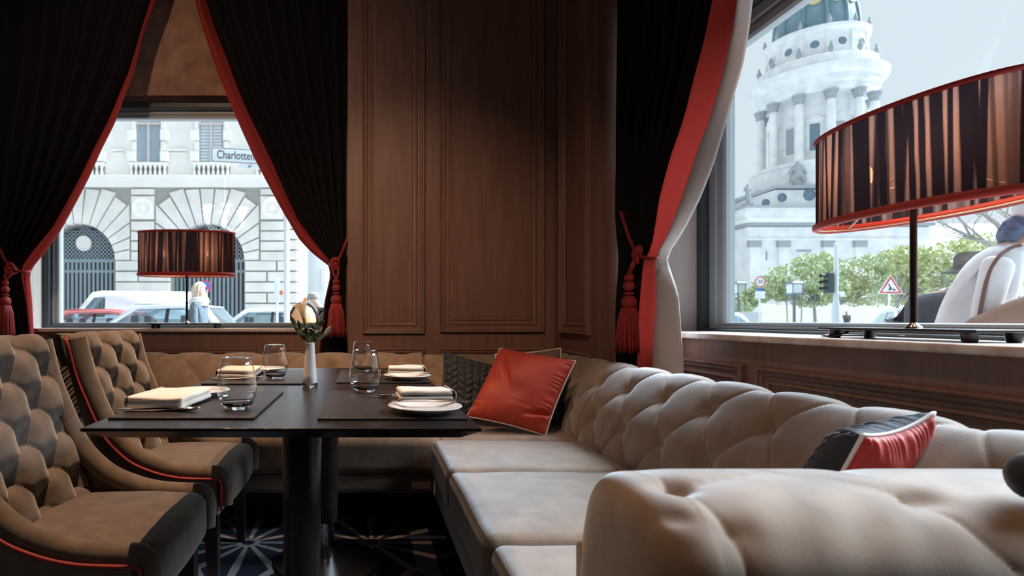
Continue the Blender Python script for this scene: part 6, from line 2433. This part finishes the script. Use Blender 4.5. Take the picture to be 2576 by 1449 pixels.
c = PY(2103, 800, 26)
tl_ = thing('traffic_light', 'traffic light on a tall pale mast before the trees', 'traffic light', (c.x, 26, GZ))
MB().lathe([(0.16, 0), (0.16, 1.6), (0.10, 2.0), (0.085, 4.0), (0.07, 4.55), (0, 4.6)], 18).build('mast', mat('pale_mast', (0.55, 0.59, 0.62), 0.5), tl_, local=True)
zl = PY(0, 712, 26).z - GZ
hx = PY(2084, 0, 26).x - c.x
tb_ = MB().rbox(hx - 0.12, hx + 0.16, -0.15, 0.15, zl - 0.46, zl + 0.46, r=0.03, n=3).build('signal_head', mat('signal_green', (0.035, 0.06, 0.06), 0.5), tl_, local=True)
for i in range(3):
    z = zl + 0.29 - i * 0.29
    MB().lathe([(0.10, 0), (0.12, 0), (0.12, 0.24), (0.11, 0.24), (0.10, 0)], 18, a0=0, a1=pi).xf(Matrix.Translation((hx - 0.12, 0, z)) @ Matrix.Rotation(-pi / 2, 4, 'Y') @ Matrix.Rotation(-pi / 2, 4, 'Z')).build('visor', PLASTIC, tb_, local=True)
MB().tube([(hx + 0.1, 0, zl + 0.2), (0, 0, zl + 0.2)], 0.03, 8).build('bracket', PLASTIC, tl_, local=True)
MB().rbox(0.12, 0.34, -0.08, 0.08, zl - 0.62, zl - 0.40, r=0.02, n=2).build('button_box', SIGNW, tl_, local=True)

c = PY(2237, 800, 23)
rw = thing('road_sign', 'triangular red-edged roadworks warning sign', 'road sign', (c.x, 23, GZ))
zt, zb = PY(0, 694, 23).z - GZ, PY(0, 738, 23).z - GZ
MB().lathe([(0.035, 0), (0.035, zt - 0.15), (0, zt - 0.15)], 12).build('post', POSTM, rw, local=True)
hw_ = 29 * 23 / FPX
def tri(k, y0, y1, name, mt, par):
    cz_ = zb + (zt - zb) / 3
    pts = [(-hw_ * k, cz_ + (zb - cz_) * k), (hw_ * k, cz_ + (zb - cz_) * k), (0, cz_ + (zt - cz_) * k)]
    return MB().prism(pts, lambda x, z: Vector((x, y0, z)), lambda x, z: Vector((x, y1, z))).build(name, mt, par, local=True, smooth=False)
t0 = tri(1.12, -0.055, -0.04, 'back_plate', SIGNW, rw)
tri(1.0, -0.060, -0.054, 'red_edge', SIGNR, t0)
tri(0.72, -0.064, -0.058, 'face', SIGNW, t0)
dg_ = MB()
czz = zb + 0.12
dg_.sphere((-0.06, -0.066, czz + 0.22), 0.035, 6, sy=.2)
dg_.tube([(-0.06, -0.066, czz + 0.19), (-0.02, -0.066, czz + 0.10), (-0.08, -0.066, czz)], 0.022, 6)
dg_.tube([(-0.04, -0.066, czz + 0.15), (0.04, -0.066, czz + 0.08), (0.08, -0.066, czz + 0.02)], 0.014, 6)
dg_.tube([(-0.02, -0.066, czz + 0.10), (0.0, -0.066, czz)], 0.018, 6)
dg_.sphere((0.14, -0.066, czz + 0.02), 0.06, 6, sy=.1, sz=.6)
dg_.build('digger_symbol', SIGNK, t0, local=True)

car('white car with glowing red tail lamps beyond the warning sign', (PY(2318, 800, 17).x + 1.6, 19.0, GZ), radians(62), WHITEP, 4.3, 1.75, 1.45)
car('silver car parked by the grey box unit', (PY(1842, 800, 30).x - 1.3, 30, GZ), pi, SILVERP, 4.2, 1.75, 1.42)
pc = PY(2130, 800, 38)
walker('distant pedestrian in dark coat under the trees', (pc.x, 38, GZ), radians(90), 1.72, mat('far_coat', (0.08, 0.09, 0.11), 0.8), CAPM, face=False)

# ------------------------------------------------------------------ trees
BARK = mat('tree_bark', (0.36, 0.36, 0.33), 0.9, noise_s=8, noise_a=0.25)


def leaf_mat(name, c1, c2):
    m = mat(name, c1, 0.6, noise_s=1.6, col2=c2)
    return m


LEAF_A = leaf_mat('spring_leaf', (0.50, 0.56, 0.31), (0.37, 0.45, 0.25))
LEAF_B = leaf_mat('yellow_spring_leaf', (0.62, 0.64, 0.35), (0.49, 0.54, 0.28))


def tree(label, u, Y, crown, lm, seed, n=5200, trunk_r=0.10, group='clipped spring trees on the square'):
    """crown: list of (u, v, radius_u px, radius_v px) blobs read at depth Y"""
    rnd = random.Random(seed)
    c = PY(u, 800, Y)
    root = thing('tree', label, 'tree', (c.x, Y, GZ), group=group)
    blobs = []
    for (bu, bv, ru, rv) in crown:
        p = PY(bu, bv, Y)
        blobs.append((p.x - c.x, p.z - GZ, ru * Y / FPX, rv * Y / FPX))
    zc = min(b[1] - b[3] * .5 for b in blobs)
    tr = MB()
    top = sum(b[1] for b in blobs) / len(blobs)
    tr.tube(smooth_path([(0, 0, 0), (0.03, 0, zc * 0.5), (-0.02, 0.02, zc), (0, 0, top)], 14), [trunk_r * (1 - 0.5 * i / 13) for i in range(14)], 8)
    tr.build('trunk', BARK, root, local=True, sharp=0)
    for i, b in enumerate(blobs):
        for j in range(3):
            a = rnd.uniform(0, 2 * pi)
            e = Vector((b[0] + b[2] * .6 * cos(a), b[2] * .6 * sin(a), b[1] + b[3] * rnd.uniform(-.3, .5)))
            MB().tube(smooth_path([(0, 0, zc * rnd.uniform(.9, 1.1)), e * 0.45 + Vector((0, 0, zc * .55)), e], 8), [trunk_r * .5 * (1 - .8 * q / 7) for q in range(8)], 6).build('branch', BARK, root, local=True, sharp=0)
    lv = MB()
    V, F = [], []
    for i in range(n):
        b = rnd.choice(blobs)
        while True:
            x, y, z = rnd.uniform(-1, 1), rnd.uniform(-1, 1), rnd.uniform(-1, 1)
            r = x * x + y * y + z * z
            if 0.25 < r < 1:
                break
        cpos = Vector((b[0] + x * b[2], y * b[2] * .8, b[1] + z * b[3]))
        if noise.noise(cpos * 1.8 + Vector((seed, 0, 0))) < -0.12:
            continue
        s = rnd.uniform(0.07, 0.15)
        q = Vector((rnd.gauss(0, 1), rnd.gauss(0, 1), rnd.gauss(0.6, 1))).normalized()
        t = q.orthogonal().normalized()
        w = q.cross(t)
        k = len(V)
        V += [cpos - t * s, cpos + w * s * .5, cpos + t * s, cpos - w * s * .5]
        F.append((k, k + 1, k + 2, k + 3))
    lv.add(V, F)
    lv.build('foliage', lm, root, local=True, smooth=False)['kind'] = 'stuff'
    return root


tree('spreading light green tree behind the four-legged lanterns', 2049, 33, [(2000, 705, 85, 42), (2055, 672, 60, 38), (1945, 725, 55, 35), (2085, 725, 50, 40), (1900, 748, 35, 25), (2030, 745, 70, 28)], LEAF_A, 1, 9000)
tree('wide light green tree between the traffic light and the warning sign', 2110, 36, [(2180, 690, 70, 50), (2140, 720, 50, 45), (2235, 660, 60, 35), (2250, 720, 60, 50), (2290, 690, 50, 50), (2190, 745, 90, 28)], LEAF_A, 2, 9000)
tree('yellow-green tree rising above the stooping pedestrians', 2258, 31, [(2330, 680, 70, 50), (2400, 650, 80, 45), (2470, 620, 70, 34), (2530, 640, 60, 45), (2290, 660, 50, 50), (2350, 740, 90, 40), (2470, 700, 80, 60)], LEAF_B, 3, 11000)
tree('small green tree at the edge of the dome window', 1840, 40, [(1850, 770, 45, 28), (1815, 765, 40, 30)], LEAF_A, 4, 2600)

bt = thing('bare_tree', 'leafless tree with dark limbs behind the yellow-green tree', 'tree', (PY(2640, 800, 27).x, 27, GZ))
rnd = random.Random(9)
bx_, by_, bz_ = PY(2640, 800, 27).x, 27, GZ
limb = MB()
MB().tube(smooth_path([(0, 0, 0), (0.1, 0, 1.8), (-.1, 0, 3.2)], 10), [0.24 - .012 * i for i in range(10)], 10).build('trunk', BARK, bt, local=True, sharp=0)
def grow(p, d, L, r, depth):
    pts = [p]
    q = p.copy()
    dd = d.copy()
    for i in range(5):
        dd = (dd + Vector((rnd.uniform(-.25, .25), rnd.uniform(-.25, .25), rnd.uniform(-.10, .22)))).normalized()
        q = q + dd * L / 5
        pts.append(q.copy())
    limb.tube(pts, [lerp(r, r * .55, i / 5) for i in range(6)], 5)
    if depth:
        for k in range(4):
            j = rnd.randint(2, 5)
            nd = (dd + Vector((rnd.uniform(-.9, .9), rnd.uniform(-.9, .9), rnd.uniform(-.3, .8)))).normalized()
            grow(pts[j], nd, L * .68, r * .5, depth - 1)
for u, v in ((2450, 590), (2400, 540), (2530, 500), (2600, 480), (2480, 560)):
    t = PY(u, v, 27) - Vector((bx_, by_, bz_))
    s = Vector((-.1, 0, 3.1))
    grow(s, (t - s).normalized(), (t - s).length * 0.8, 0.12, 3)
limb.build('limbs', BARK, bt, local=True, sharp=0)
